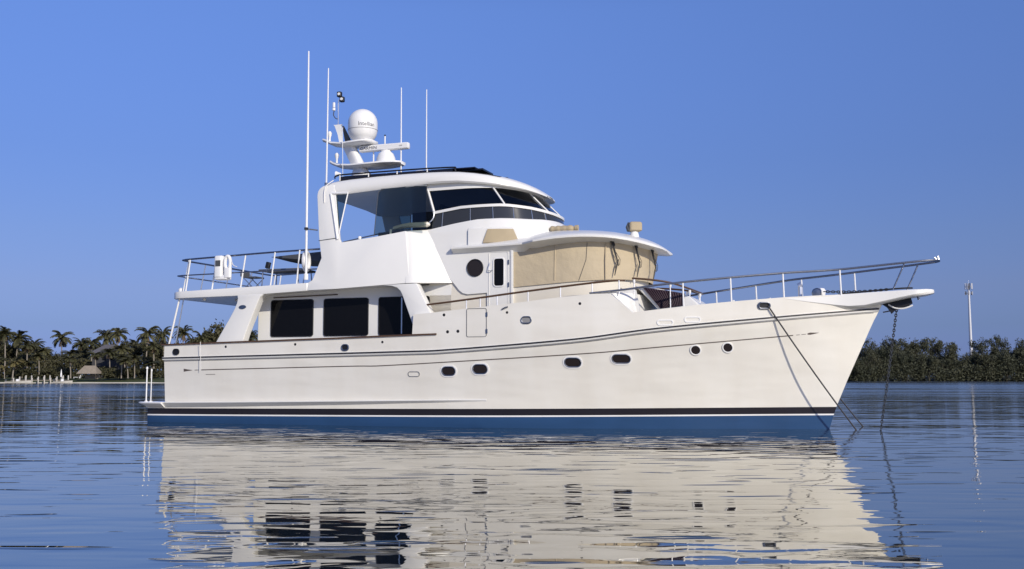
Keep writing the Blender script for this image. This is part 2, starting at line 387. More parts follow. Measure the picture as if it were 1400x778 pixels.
def on_hull(x, z, sg, off=0):
    return Vector((x, sg*(hb(x, z)+off), z))
def hull_frame(x, z, sg):
    p = on_hull(x, z, sg); tx = (on_hull(x+.1, z, sg)-on_hull(x-.1, z, sg)).normalized(); tz = (on_hull(x, z+.08, sg)-on_hull(x, z-.08, sg)).normalized()
    n = tx.cross(tz)*(-sg) if False else tx.cross(tz)
    if n.y*sg < 0: n = -n
    n.normalize(); return p, tx, tz, n
def rr_outline(w, h, r, k=5):
    out = []
    for cx, cz, a0 in ((w/2-r, h/2-r, 0), (-w/2+r, h/2-r, 90), (-w/2+r, -h/2+r, 180), (w/2-r, -h/2+r, 270)):
        for j in range(k+1): a = R(a0+90*j/k); out.append((cx+r*cos(a), cz+r*sin(a)))
    return out
def framed(parent, name, fr, w, h, r, bw, m_frame, m_glass, proud=.02, glass_in=.008, gname='glass', tilt=0):
    """rounded opening: raised frame ring + glass disc, in frame (p,tx,tz,n)"""
    p, tx, tz, n = fr
    def P(a, d): return p+tx*a[0]+tz*a[1]+n*d
    o0 = rr_outline(w+2*bw, h+2*bw, r+bw); o1 = rr_outline(w, h, r)
    f = MB().grid([[P(a, -.01) for a in o0], [P(a, proud*.8) for a in o0], [P(((a[0]+b[0])/2, (a[1]+b[1])/2), proud) for a, b in zip(o0, o1)],
                   [P(a, proud*.8) for a in o1], [P(a, -.01) for a in o1]], closed=True)
    fo = f.build(name, m_frame, parent, smooth=40)
    g = MB().add([P(a, glass_in) for a in o1], [tuple(range(len(o1)))])
    g.build(gname, m_glass, fo, smooth=0); return fo
def framed_ring_white(parent, fr, w, h, r, bw):
    p, tx, tz, n = fr
    o0 = rr_outline(w+2*bw, h+2*bw, r+bw); o1 = rr_outline(w, h, r)
    P = lambda a, d: p+tx*a[0]+tz*a[1]+n*d
    return MB().grid([[P(a, -.004) for a in o0], [P(a, .012) for a in o0], [P(a, .012) for a in o1], [P(a, -.004) for a in o1]], closed=True)

for sg in (-1, 1):
    for x, z, w_, h_ in ((9.42, 1.42, .34, .20), (10.26, 1.47, .36, .21), (12.6, 1.63, .38, .21), (13.76, 1.715, .42, .20)):
        fo = framed(hull, 'porthole', hull_frame(x, z, sg), w_, h_, h_/2-.005, .022, M_dsteel, M_pglass, .024, .004)
        framed_ring_white(hull, hull_frame(x, z, sg), w_+.045, h_+.045, h_/2+.018, .035).build('porthole_surround', M_plastic, fo, smooth=30)
    for x, z in ((15.5, 1.925), (16.24, 1.985)):
        fo = framed(hull, 'round_porthole', hull_frame(x, z, sg), .22, .22, .108, .03, M_plastic, M_pglass, .024, .004)
    f = framed_ring_white(hull, hull_frame(8.46, 1.345, sg), .30, .11, .05, .012).build('blanked_port', M_dsteel, hull, smooth=30)
    fo = framed(hull, 'small_port', hull_frame(11.5, 2.675, sg), .22, .13, .06, .03, M_dsteel, mat('port_grey', (.25, .25, .25), .3) if sg == -1 else bpy.data.materials['port_grey'], .03, .01)
    for x, z, m_ in ((1.08, 1.975, M_black), (6.52, 2.04, M_dsteel)):      # hawse fairleads in the aft bulwark
        framed(hull, 'hawse_hole', hull_frame(x, z, sg), .17, .12, .055, .03, m_, M_black, .03, .006)
    framed(hull, 'bow_fairlead', hull_frame(17.12, 2.985, sg), .24, .11, .05, .035, M_dsteel, M_black, .045, .006)
    for x, z in ((14.85, 2.58), (15.48, 2.65)):
        p, tx, tz, n = hull_frame(x, z, sg)
        framed_ring_white(hull, (p, tx, tz, n), .34, .085, .04, .03).build('freeing_port', M_plastic, hull, smooth=30)
    for x, z, r_ in ((9.32, 2.84, .030), (9.42, 2.41, .032), (9.70, 2.42, .032), (2.78, 2.10, .028), (5.0, 2.14, .028), (11.0, 2.87, .026), (12.83, 3.06, .028), (7.6, 2.17, .026)):
        p, tx, tz, n = hull_frame(x, z, sg)
        MB().add([p+n*.006+tx*(r_*cos(a*pi/6))+tz*(r_*sin(a*pi/6)) for a in range(12)]+[p+n*.001+tx*(r_*1.3*cos(a*pi/6))+tz*(r_*1.3*sin(a*pi/6)) for a in range(12)],
                 [tuple(range(12))]+[(a, (a+1) % 12, 12+(a+1) % 12, 12+a) for a in range(12)]).build('drain_fitting', M_black, hull, smooth=0)
    # boarding gate in the raised bulwark
    p, tx, tz, n = hull_frame(10.2, 2.63, sg)
    g = framed_ring_white(hull, (p, tx, tz, n), .52, .70, .04, .008)
    gate = g.build('boarding_gate', M_dgrey, hull, smooth=0)
    for zz in (-.22, .20): 
        MB().add([p+n*d+tx*(.27+a)+tz*(zz+b_) for d in (0, .018) for a, b_ in ((-.022, -.055), (.022, -.055), (.022, .055), (-.022, .055))],
                 [(0, 1, 2, 3), (4, 5, 6, 7), (0, 1, 5, 4), (1, 2, 6, 5), (2, 3, 7, 6), (3, 0, 4, 7)]).build('hinge', M_dsteel, gate, smooth=0)
    # folded boarding-light bracket near the top of the bulwark
    p, tx, tz, n = hull_frame(10.96, 2.98, sg)
    MB().tube([p+tx*-.09+tz*-.03+n*.02, p+n*.05+tz*.01, p+tx*.07+tz*.03+n*.02], .016, 6).build('deck_light', M_dsteel, hull)

# ---- saloon
def wall_frame(x, z, y, sg): return (Vector((x, sg*y, z)), Vector((1, 0, 0)), Vector((0, 0, 1)), Vector((0, sg, 0)))
sal = MB(); sal.box(3.38, 9.25, -1.9, 1.9, 1.45, 3.68); saloon = sal.build('saloon_cabin', M_white, Y, smooth=0, bevel=.03)
for sg in (-1, 1):
    for x0, x1 in ((3.83, 5.13), (5.49, 6.81), (7.15, 8.60)):
        fo = framed(saloon, 'saloon_window', wall_frame((x0+x1)/2, 2.885, 1.9, sg), x1-x0, .98, .05, .022, M_black, M_glass, .028, .006)
        if x0 > 7: MB().box(7.80, 7.83, sg*1.9 if sg > 0 else -1.925, 1.925 if sg > 0 else -1.9, 2.41, 3.37).build('mullion', M_steel, fo, smooth=0)
fo = framed(saloon, 'aft_door', (Vector((3.38, -.3, 2.45)), Vector((0, 1, 0)), Vector((0, 0, 1)), Vector((-1, 0, 0))), 1.5, 1.75, .05, .04, M_steel, M_glass)
MB().tube([(3.9, -1.93, 3.46), (5.9, -1.93, 3.50)], .016, 6).build('grab_rail', M_teak, saloon)

# ---- boat deck slab
DW = [(.80, 2.05), (.84, 2.22), (.92, 2.36), (1.05, 2.45), (1.25, 2.5), (5.28, 2.5), (5.34, 2.44), (8.33, 2.44), (9.18, 1.90)]
DZT = [(.8, 3.66), (5.24, 3.79), (9.3, 3.84)]; DZB = [(.8, 3.47), (3.4, 3.50), (6.2, 3.61), (8.4, 3.69), (9.3, 3.72)]
rows = []
for x in (.80, .84, .92, 1.05, 1.25, 2.2, 3.3, 4.5, 5.27, 5.35, 6.5, 7.5, 8.33, 8.8, 9.18):
    w_, zt, zb = itp(x, DW), itp(x, DZT), itp(x, DZB)
    half = [(w_-.35, zb+.015), (w_-.02, zb), (w_-.003, zb+.006), (w_, zb+.02), (w_-.004, zt-.03), (w_-.012, zt-.008), (w_-.03, zt), (w_*.5, zt+.02)]
    rows.append([(x, -y, z) for y, z in half]+[(x, y, z) for y, z in reversed(half)])
deck = MB().grid(rows, closed=True, capends=True).build('boat_deck', M_white, Y, smooth=28)
for sg in (-1, 1):
    for x_, y_ in ((1.6, 1.9), (2.2, 1.2), (2.6, .3)):
        MB().lathe([(.05, 3.44), (.05, 3.5)], (x_, sg*y_, 0), n=10).build('deck_light', M_plastic, deck)

# ---- slanting wing supports between bulwark and boat deck
def wing(poly, name='wing_support', ys=2.5, th=.27, bev=.02):
    out = []
    for sg in (-1, 1):
        f = lambda x, z, k: sg*((ys+.03-.02*(z-2.2))-k*th)
        out.append(MB().prism(poly, 0, 0, fy=f).build(name, M_white, Y, smooth=30, bevel=bev))
    return out
aftw = wing([(3.10, 3.52), (3.12, 3.42), (3.10, 3.30), (3.03, 3.14), (2.93, 2.96), (2.45, 2.2), (3.33, 2.22), (3.35, 2.3), (3.42, 2.5), (3.78, 3.35), (3.84, 3.45), (3.95, 3.53)])
for i, sg in enumerate((-1, 1)):
    p = Vector((3.29, sg*2.512, 3.18)); tx, tz, n = Vector((1, 0, .04)).normalized(), Vector((0, 0, 1)), Vector((0, sg, 0))
    k = 20; vs = [p+tx*(.115*cos(2*pi*a/k))+tz*(.055*sin(2*pi*a/k))+n*.012 for a in range(k)]+[p+tx*(.12*cos(2*pi*a/k))+tz*(.06*sin(2*pi*a/k))-n*.01 for a in range(k)]
    bo = MB().add(vs, [tuple(range(k))]+[(a, (a+1) % k, k+(a+1) % k, k+a) for a in range(k)]).build('oval_badge', M_dsteel, aftw[i], smooth=40)
wing([(7.55, 3.66), (7.80, 3.63), (7.95, 3.58), (8.04, 3.50), (8.10, 3.40), (8.44, 2.55), (8.46, 2.42), (8.42, 2.33), (8.6, 2.34), (8.95, 2.88), (8.90, 2.92), (8.50, 3.68)], bev=.015)
for sg in (-1, 1):
    MB().tube([(.74, sg*2.30, 2.19), (1.10, sg*2.36, 3.49)], .026, 8).build('deck_post', M_plastic, Y)
    MB().tube([(.90, sg*2.22, 2.19), (1.16, sg*2.26, 3.49)], .018, 8).build('deck_post', M_steel, Y)
    MB().tube([(3.6, sg*2.3, 3.5), (3.40, sg*1.95, 3.25)], .014, 6).build('deck_brace', M_dsteel, Y)
    MB().tube([(2.02, sg*2.61, 2.24), (2.03, sg*2.57, 1.5)], .007, 6).build('fender_line', M_ropew, hull)

# ---- flybridge coaming with hardtop pillar
def cy(z): return 2.5-.185*max(0, z-3.62)
coam_poly = [(5.30, 3.80), (5.42, 3.86), (5.62, 4.46), (5.47, 5.07), (5.27, 6.24), (5.28, 6.36), (5.33, 6.44), (5.42, 6.50), (5.75, 6.52), (5.82, 6.34), (6.10, 4.98), (6.16, 4.87), (7.2, 4.985), (8.05, 5.10), (8.30, 3.70), (6.2, 3.60), (5.3, 3.585)]
flyb = None
for sg in (-1, 1):
    f = lambda x, z, k: sg*(cy(z)+.004-k*.09)
    m = MB().prism(coam_poly, 0, 0, fy=f)
    o = m.build('flybridge_coaming', M_white, Y, smooth=20, bevel=.012)
    # rounded front corner and facet
    rows = []
    for k in range(9):
        t = k/8
        # plan path bottom: (8.22,2.5)->(8.36,2.49)->(9.27,1.95); top (8.0,2.14)->(8.1,2.13)->(8.62,1.9)
        bx = [8.20, 8.30, 8.39, 8.50, 8.66, 8.82, 8.98, 9.14, 9.30][k]; by = [2.504, 2.502, 2.475, 2.41, 2.31, 2.21, 2.11, 2.01, 1.90][k]
        tx_ = [7.98, 8.06, 8.13, 8.19, 8.29, 8.39, 8.49, 8.60, 8.70][k]; ty = [2.150, 2.148, 2.135, 2.10, 2.055, 2.01, 1.965, 1.92, 1.87][k]
        zb = 3.69+.03*t; zt = 5.095+.05*t
        row = []
        for j in range(7):
            s_ = j/6; row.append((bx+(tx_-bx)*s_, sg*(by+(ty-by)*s_), zb+(zt-zb)*s_))
        row.append((tx_-.03, sg*(ty-.04), zt+.015)); row.append((tx_-.10, sg*(ty-.12), zt+.005)); row.append((bx-.15, sg*(by-.2), zb+.02))
        rows.append(row)
    MB().grid(rows, closed=True, capends=True).build('coaming_corner', M_white, o, smooth=50)
    # seam line, handrail and dark rail on the coaming
    MB().tube([(5.48, sg*(cy(4.95)+.006), 4.95), (6.03, sg*(cy(4.99)+.006), 5.0)], .011, 6).build('seam_trim', M_dgrey, o)
    MB().tube([(6.15, sg*2.12, 4.90), (7.35, sg*2.1, 5.10), (8.1, sg*2.08, 5.16)], .017, 8).build('coaming_rail', M_dsteel, o)
    MB().lathe([(.001, -.05), (.04, -.04), (.05, 0), (.04, .04), (.001, .05)], (6.65, sg*2.12, 4.99), n=12).build('rail_knob', M_plastic, o)
    MB().lathe([(.001, -.07), (.03, -.06), (.035, 0), (.03, .06), (.001, .07)], (7.55, sg*2.10, 5.12), n=12).build('rail_knob', M_plastic, o)
    # aft quarter window frame (triangle) with tinted pane
    def ty_(z): return cy(z)+.012
    tri = [(5.70, 6.27), (6.22, 6.26), (6.06, 4.96)]
    fr = MB()
    for a, b_, r_ in ((tri[0], tri[1], .035), (tri[1], tri[2], .018), (tri[2], tri[0], .04)):
        fr.tube([(a[0], sg*ty_(a[1]), a[1]), (b_[0], sg*ty_(b_[1]), b_[1])], r_, 6)
    fo = fr.build('quarter_window', M_plastic, o)
    MB().add([(x, sg*(cy(z)-.01), z) for x, z in tri], [(0, 1, 2)]).build('glass', M_tint2, fo, smooth=0)

# ---- superelliptic plan curves used by pilothouse, visor, screens
def plan(hw, xa, x0, xf, n=2.3, ns=8, nf=36):
    pts = [(xa+(x0-xa)*i/ns, -hw) for i in range(ns)]
    for i in range(nf+1):
        a = -pi/2+pi*i/nf; c, s_ = cos(a), sin(a)
        pts.append((x0+(xf-x0)*abs(c)**(2/n), hw*math.copysign(abs(s_)**(2/n), s_)))
    pts += [(x, -y) for x, y in reversed(pts[:ns])]
    return pts
def loft(curves, closed=False): return MB().grid([[(x, y, (z(x, y) if callable(z) else z)) for (x, y) in c] for c, z in curves])
def yside(x, hw, x0, xf, n=2.3):
    return hw if x <= x0 else hw*max(0, 1-((x-x0)/(xf-x0))**n)**(1/n)

# pilothouse body
PH = dict(hw=1.9, xa=8.6, x0=12.0, xf=13.95)
c0 = plan(**PH); c1 = plan(1.88, 8.6, 12.0, 14.08)
ph = loft([(c0, 2.1), (c0, 3.4), (c1, 4.62)])
ph.add([(x, y, 4.62) for x, y in c1], [tuple(range(len(c1)))])
ph.add([(8.6, -1.9, 2.1), (8.6, 1.9, 2.1), (8.6, 1.9, 4.62), (8.6, -1.9, 4.62)], [(0, 1, 2, 3)])
pilot = ph.build('pilothouse', M_cream, Y, smooth=40)
for sg in (-1, 1):
    # white side panel with swept lower edge, carrying up into the flybridge side
    poly = [(8.56, 4.72), (8.72, 4.3), (9.28, 3.74), (9.46, 3.52), (9.56, 3.44), (9.70, 3.405), (10.24, 3.43), (10.24, 3.0), (10.90, 3.0), (10.90, 4.66)]
    pn = MB().prism(poly, sg*1.885, sg*1.945).build('side_panel', M_white, pilot, smooth=20)
    MB().prism([(10.885, 2.95), (10.955, 2.95), (10.955, 4.56), (10.885, 4.56)], sg*1.9, sg*1.975).build('corner_post', M_white, pilot, smooth=0, bevel=.01)
    fo = framed(pilot, 'round_window', wall_frame(9.91, 4.085, 1.945, sg), .42, .42, .208, .022, M_black, M_pglass, .03, .006)
    # door
    p = wall_frame(10.56, 3.72, 1.945, sg)
    fr_ = framed_ring_white(pilot, p, .52, 1.50, .06, .012).build('pilothouse_door', M_white, Y, smooth=30)
    framed(fr_, 'door_window', wall_frame(10.565, 3.95, 1.945, sg), .26, .70, .06, .03, M_plastic, M_glass, .022, .006)
    MB().tube([(10.34, sg*1.99, 4.20), (10.31, sg*2.0, 4.10), (10.29, sg*2.0, 4.0), (10.36, sg*2.0, 3.98), (10.42, sg*2.0, 4.02)], .012, 6).build('door_handle', M_steel, fr_)
    for zz in (4.2, 3.62): MB().box(10.815, 10.845, sg*1.94 if sg > 0 else -1.97, 1.97 if sg > 0 else -1.94, zz-.06, zz+.06).build('hinge', M_dsteel, fr_, smooth=0)
# tan weather cover over the pilothouse windows
def cov_zb(x): return itp(x, [(10.9, 3.55), (12.65, 3.66), (13.6, 3.72), (14.4, 3.74)])
cb = plan(1.93, 10.96, 12.0, 14.10, ns=5); ct = plan(1.93, 10.96, 12.0, 14.26, ns=5)
nC = 9; curves = []
for j in range(nC):
    t = j/(nC-1); curves.append([(a[0]+(b_[0]-a[0])*t, a[1]+(b_[1]-a[1])*t, cov_zb(a[0])+(itp(a[0], [(10.9, 4.52), (11.4, 4.54), (12.0, 4.62), (12.9, 4.69), (13.6, 4.66), (14.3, 4.55)])-cov_zb(a[0]))*t) for a, b_ in zip(cb, ct)])
cov = MB().grid(curves).build('window_cover', M_tan2, Y, smooth=60)
for fx in (12.85,):      # sewn seam
    for sg in (-1, 1):
        y0 = yside(fx, 1.93, 12, 14.2); MB().tube([(fx-.18, sg*(yside(fx-.18, 1.93, 12, 14.2)+.004), 3.68), (fx, sg*(y0+.006), 4.2), (fx+.03, sg*(yside(fx+.03, 1.93, 12, 14.26)+.004), 4.63)], .006, 5).build('cover_seam', M_dgrey, cov)
for fx in (12.05, 13.3):
    for sg in (-1, 1):
        MB().tube([(fx, sg*(yside(fx, 1.93, 12, 14.2)+.002), 3.70), (fx+.01, sg*(yside(fx, 1.93, 12, 14.3)+.004), 4.2), (fx+.02, sg*(yside(fx, 1.93, 12, 14.26)+.002), 4.62)], .014, 5).build('cover_piping', M_tan2, cov)
# wipers hanging in front of the cover
def wiper(px_, x1, yA, ax):
    g = MB(); y = -yA
    nrm = Vector((.55, -.83, 0)) if x1 < 13.5 else Vector((.8, -.6, 0))
    b0 = Vector((x1, y, 0))+nrm*.07
    P = lambda dx, z, d=0: tuple(b0+Vector((nrm.y*-1, nrm.x, 0))*dx+nrm*d+Vector((0, 0, z)))
    g.tube([P(-.07, ax), P(.0, ax-.02), P(.03, ax-.12)], .035, 6); g.tube([P(.0, ax-.02), P(.05, ax-.25), P(.13, ax-.52, -.01), P(.15, ax-.62, -.02)], [.022, .02, .016, .01], 6)
    g.tube([P(-.05, ax-.02), P(.03, ax-.27), P(.11, ax-.50)], .009, 5)
    g.tube([P(.16, ax-.45, -.02), P(.10, ax-.62, -.02), P(.05, ax-.86, -.03)], [.012, .022, .010], 6)
    g.tube([P(.06, ax-.25), P(.19, ax-.46), P(.17, ax-.60)], .007, 5)
    return g.build('window_wiper', M_black, Y)
wiper(836, 13.46, 1.60, 4.66); wiper(868, 13.93, 1.17, 4.64); wiper(892, 14.21, .52, 4.60)

# visor / pilothouse roof
def vw(x):
    if x < 11.25: return 2.12
    if x < 11.6: return 2.12+(2.34-2.12)*(x-11.25)/.35
    return yside(x, 2.34, 11.6, 14.64, 2.35)
VE = smt([(9.26, 4.63), (10.4, 4.65), (11.4, 4.68), (12.2, 4.76), (12.9, 4.785), (13.6, 4.75), (14.2, 4.65), (14.5, 4.57), (14.64, 4.50)])
VC = smt([(9.26, 4.8), (11.4, 5.12), (12.3, 5.13), (13.3, 5.04), (14.0, 4.86), (14.4, 4.68), (14.64, 4.50)])
xs_ = [9.26, 9.30, 9.5, 10, 10.5, 11, 11.25, 11.4, 11.6, 11.9, 12.2, 12.5, 12.8, 13.1, 13.4, 13.65, 13.9, 14.1, 14.25, 14.38, 14.48, 14.55, 14.6, 14.62]
rows = []
for x in xs_:
    w_ = vw(x) if x > 9.27 else 1.96
    ze, zc = itp(x, VE), itp(x, VC); th = .055*min(1, max(.3, (14.66-x)/.25))
    zi = itp(x, [(9.26, 4.47), (11.25, 4.455), (11.9, 4.57), (12.9, 4.645), (13.6, 4.62), (14.1, 4.54), (14.3, 4.50), (14.62, 4.46)])
    wi = min(w_*.8, yside(x, 1.90, 12.0, 14.24)) if x > 11.3 else 1.93
    zi = min(zi, ze-th-.01)
    half = [(wi*.5, zi+.01), (wi, zi), (w_-.03, ze-th), (w_-.008, ze-th+.004), (w_, ze-.012), (w_-.02, ze+.008)]
    half += [(w_*q, ze+.02+(zc-ze)*(1-q*q)) for q in (.92, .75, .5, .25)]
    half = [(min(y, w_), z) for y, z in half]
    rows.append([(x, -y, z) for y, z in half]+[(x, 0, zc+.02)]+[(x, y, z) for y, z in reversed(half)])
visor = MB().grid(rows, closed=True, capends=True).build('pilothouse_roof', M_white, Y, smooth=30)
# covered searchlight and covered stowage on the roof
sl = MB(); sl.lathe([(.13, 4.86), (.12, 4.95), (.09, 5.06)], (13.78, -.45, 0), n=16); slo = sl.build('searchlight', M_plastic, Y)
M_ = Matrix.Translation((13.80, -.45, 5.17)) @ Matrix.Rotation(R(25), 4, 'Z')
MB().box(-.17, .17, -.15, .15, -.12, .13, M=M_, b=.07).build('canvas_cover', M_tan, slo, smooth=50)
g = MB(); g.tube([(13.66, -.58, 5.06), (13.62, -.54, 5.16), (13.66, -.5, 5.27)], .05, 8); g.build('lamp_housing', M_dgrey, slo)
def stow(x0, x1, y, z, r):
    g = MB(); k = 12; rows = []
    for i in range(k+1):
        x = x0+(x1-x0)*i/k; q = .72+.28*abs(sin(i*1.1)); e = min(1, .5+min(i, k-i)*.5)
        rows.append([(x, y+cos(2*pi*j/10)*r*q*e, z+sin(2*pi*j/10)*r*.72*e*q) for j in range(10)])
    return g.grid(rows, closed=True, capends=True)
sc = stow(11.62, 12.30, -.95, 5.14, .13).build('covered_seat_bundle', M_tan, Y, smooth=60)
MB().box(11.40, 11.58, -1.05, -.85, 5.08, 5.20, b=.05).build('folded_flap', M_tan, sc, smooth=50)
MB().lathe([(.001, -.05), (.07, -.045), (.075, .045), (.001, .05)], (12.36, -.95, 5.15), 'x', n=14).build('roll_end', M_tan, sc)

# flybridge forward body (cowl)
FH = dict(hw=1.93, xa=8.62, x0=9.5)
def zcow(x, y=0): return itp(x, [(8.62, 5.15), (9.3, 5.27), (9.95, 5.36), (10.6, 5.385), (11.2, 5.38), (11.7, 5.42)])
def zmid(x, y=0): return itp(x, [(8.62, 5.58), (9.5, 5.70), (10.6, 5.735), (11.2, 5.68), (11.7, 5.60)])
def ztopw(x, y=0): return itp(x, [(8.4, 6.22), (10.4, 6.24), (11.1, 6.20)])
cb0 = plan(1.940, 8.50, 9.5, 11.95); cb1 = plan(1.94, 8.54, 9.5, 11.72)
cb2 = plan(1.90, 8.66, 9.5, 11.66); cb3 = plan(1.885, 8.70, 9.5, 11.60)
ct1 = plan(1.80, 8.48, 9.4, 11.02)
fb = MB().grid([[(x, y, 4.4) for x, y in cb0], [(x, y*.999, 5.0) for x, y in cb0], [(a[0], a[1], zcow(a[0])-.03) for a in cb1], [(a[0]-.03, a[1]*.985, zcow(a[0])) for a in cb1], [(a[0]-.25, a[1]*.86, zcow(a[0])-.02) for a in cb1]])
fbo = fb.build('flybridge_cowl', M_white, Y, smooth=45)
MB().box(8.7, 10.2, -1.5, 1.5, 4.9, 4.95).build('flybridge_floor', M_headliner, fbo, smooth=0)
def strip(c1_, z1, c2_, z2, t0, t1, off=0, n=4):
    """surface patch between two plan curves for index range t0..t1 (fractions of point list)"""
    N_ = len(c1_)-1; idx = [t0*N_+(t1-t0)*N_*i/40 for i in range(41)]
    def at(c, t): i = min(int(t), N_-1); f = t-i; return (c[i][0]+(c[i+1][0]-c[i][0])*f, c[i][1]+(c[i+1][1]-c[i][1])*f)
    rows = []
    for j in range(n+1):
        q = j/n; row = []
        for t in idx:
            a, b_ = at(c1_, t), at(c2_, t); x, y = a[0]+(b_[0]-a[0])*q, a[1]+(b_[1]-a[1])*q
            z = z1(a[0])+(z2(b_[0])-z1(a[0]))*q; l = sqrt((x-9.5)**2+y*y) if x > 9.5 else abs(y)
            if x > 9.5: x += off*(x-9.5)/l*1.2; y += off*y/l
            else: y += math.copysign(off, y)
            row.append((x, y, z))
        rows.append(row)
    return rows
def frac_at_x(c, x):     # starboard index fraction where curve reaches x
    for i in range(len(c)//2):
        if c[i+1][0] >= x: return (i+(x-c[i][0])/(c[i+1][0]-c[i][0]+1e-9))/(len(c)-1)
    return .5
zc_ = lambda x: zcow(x)-.01
lower = MB().grid(strip(cb2, zc_, cb3, zmid, 0, 1)).build('venturi_screen', M_scr, fbo, smooth=60)
for fx in (8.95, 9.75, 10.35, 10.85, 11.25, 11.5):      # slats behind the venturi screen
    t = frac_at_x(cb2, fx)
    for tt in (t, 1-t):
        r_ = strip(cb2, zc_, cb3, zmid, tt, tt+.0005, .006)
        MB().tube([r_[0][0], r_[2][0], r_[4][0]], .008, 5).build('screen_slat', M_steel, lower)
# white moulding between lower and upper screens
rr = strip(cb3, lambda x: zmid(x)-.035, cb3, lambda x: zmid(x)+.035, 0, 1, .0, 1)
rr2 = strip(cb3, lambda x: zmid(x)-.035, cb3, lambda x: zmid(x)+.035, 0, 1, .035, 1)
tr = MB().grid([rr[0], rr2[0], rr2[1], rr[1]]).build('screen_sill', M_white, fbo, smooth=40)
# upper screen panes and pillars
zb_ = lambda x: zmid(x)+.02
tA, tB, tC = 0.004, frac_at_x(cb3, 10.62), frac_at_x(cb3, 11.50)
ws = None
hd = MB()   # header moulding under the hardtop
N_ = 40
hrow = [strip(ct1, lambda x: ztopw(x)-.02, ct1, lambda x: ztopw(x)+.16, 0, 1, o_, 1) for o_ in (0., .03)]
header = hd.grid([hrow[0][0], hrow[1][0], hrow[1][1], hrow[0][1]]).build('screen_header', M_white, fbo, smooth=40)
for a, b_ in ((tA, tB), (tB, tC), (tC, 1-tC), (1-tC, 1-tB), (1-tB, 1-tA)):
    MB().grid(strip(cb3, zb_, ct1, ztopw, a, b_, 0, 6)).build('windscreen_pane', M_tint, Y, smooth=60)
for t in (tA, tB, tC, 1-tC, 1-tB, 1-tA):
    r_ = strip(cb3, zb_, ct1, ztopw, t, t+.0004, .012, 6)
    MB().tube([q[0] for q in r_], .034 if t in (tA, 1-tA) else .026, 6).build('windscreen_pillar', M_white, Y)
# bent stainless strut at the front of the side opening
for sg in (-1, 1):
    MB().tube(smoothpath([(8.74, sg*1.93, 5.60), (8.72, sg*1.95, 5.45), (8.62, sg*1.98, 5.33), (8.45, sg*2.0, 5.26)]), .018, 6).build('strut', M_steel, Y)
M_smoke = tint('smoke_vinyl', (.36, .41, .39))
sps = MB(); yv = lambda z: 2.5-.185*(z-3.62)-.03
sps.add([(7.12, -yv(5.02), 5.02), (8.60, -yv(5.15)+.04, 5.15), (8.50, -yv(6.2)+.06, 6.34), (7.20, -yv(6.3), 6.32), (7.12, -yv(6.2), 6.22)], [(0, 1, 2, 3, 4)])
sso = sps.build('side_screen', M_smoke, Y, smooth=0)
MB().tube(smoothpath([(7.12, -yv(5.02)-.004, 5.0), (7.12, -yv(5.6)-.004, 5.6), (7.12, -yv(6.15)-.004, 6.15), (7.17, -yv(6.25)-.004, 6.26), (7.3, -yv(6.3)-.004, 6.31)]), .010, 6).build('screen_edge', M_dgrey, sso)
# port opening closed with a dark roll-down panel; helm furniture
MB().add([(6.35, 1.90, 5.0), (8.62, 1.88, 5.2), (8.5, 1.82, 6.3), (6.35, 1.84, 6.3)], [(0, 1, 2, 3)]).build('rolled_side_panel', M_dgrey, Y, smooth=0)
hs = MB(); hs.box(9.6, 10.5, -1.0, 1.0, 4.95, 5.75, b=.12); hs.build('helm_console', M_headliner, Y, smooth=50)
hs = MB(); hs.box(8.5, 9.0, -.9, -.25, 4.95, 5.5, b=.1); hs.box(8.4, 8.55, -.9, -.25, 5.4, 6.0, b=.06); hs.build('helm_seat', M_dgrey, Y, smooth=50)
# tan canvas over the side port on the cowl
def on_cowl(x, z, sg, off=.03):
    y = yside(x, 1.94, 9.5, 11.95-(.0 if z < 5 else (z-5)*.6)); nx = (yside(x-.05, 1.94, 9.5, 11.9)-yside(x+.05, 1.94, 9.5, 11.9))/.1
    n = Vector((nx, 1, 0)).normalized(); return (x+n.x*off, sg*(y+n.y*off), z)
for sg in (-1, 1):
    rows_r, rows_t = [], []
    for i in range(15):
        q = i/14; xr = 9.72+(10.95-9.72)*q
        rows_r.append([on_cowl(xr+(0 if q < .99 else 0), z, sg, o_) for z, o_ in ((4.66, .0), (4.66, .045), (5.11-.04*(q < .05)-.1*(q > .95), .045), (5.14-.1*(q > .95), .0))])
        x0b, x0t, x1b, x1t = 10.12, 10.24, 11.0, 10.86
        rows_t.append([on_cowl(x0b+(x1b-x0b)*q, 4.72, sg, .05), on_cowl(x0b+(x1b-x0b)*q, 4.73, sg, .08), on_cowl((x0b+x0t)/2+((x1b+x1t)/2-(x0b+x0t)/2)*q, 4.9, sg, .085+.008*sin(q*9)), on_cowl(x0t+(x1t-x0t)*q, 5.08, sg, .075), on_cowl(x0t+(x1t-x0t)*q, 5.09, sg, .04)])
    rc = MB().grid(rows_r, capends=False).build('port_recess', M_white, fbo, smooth=40)
    MB().grid(rows_t).build('canvas_cover', M_tan, fbo, smooth=60)

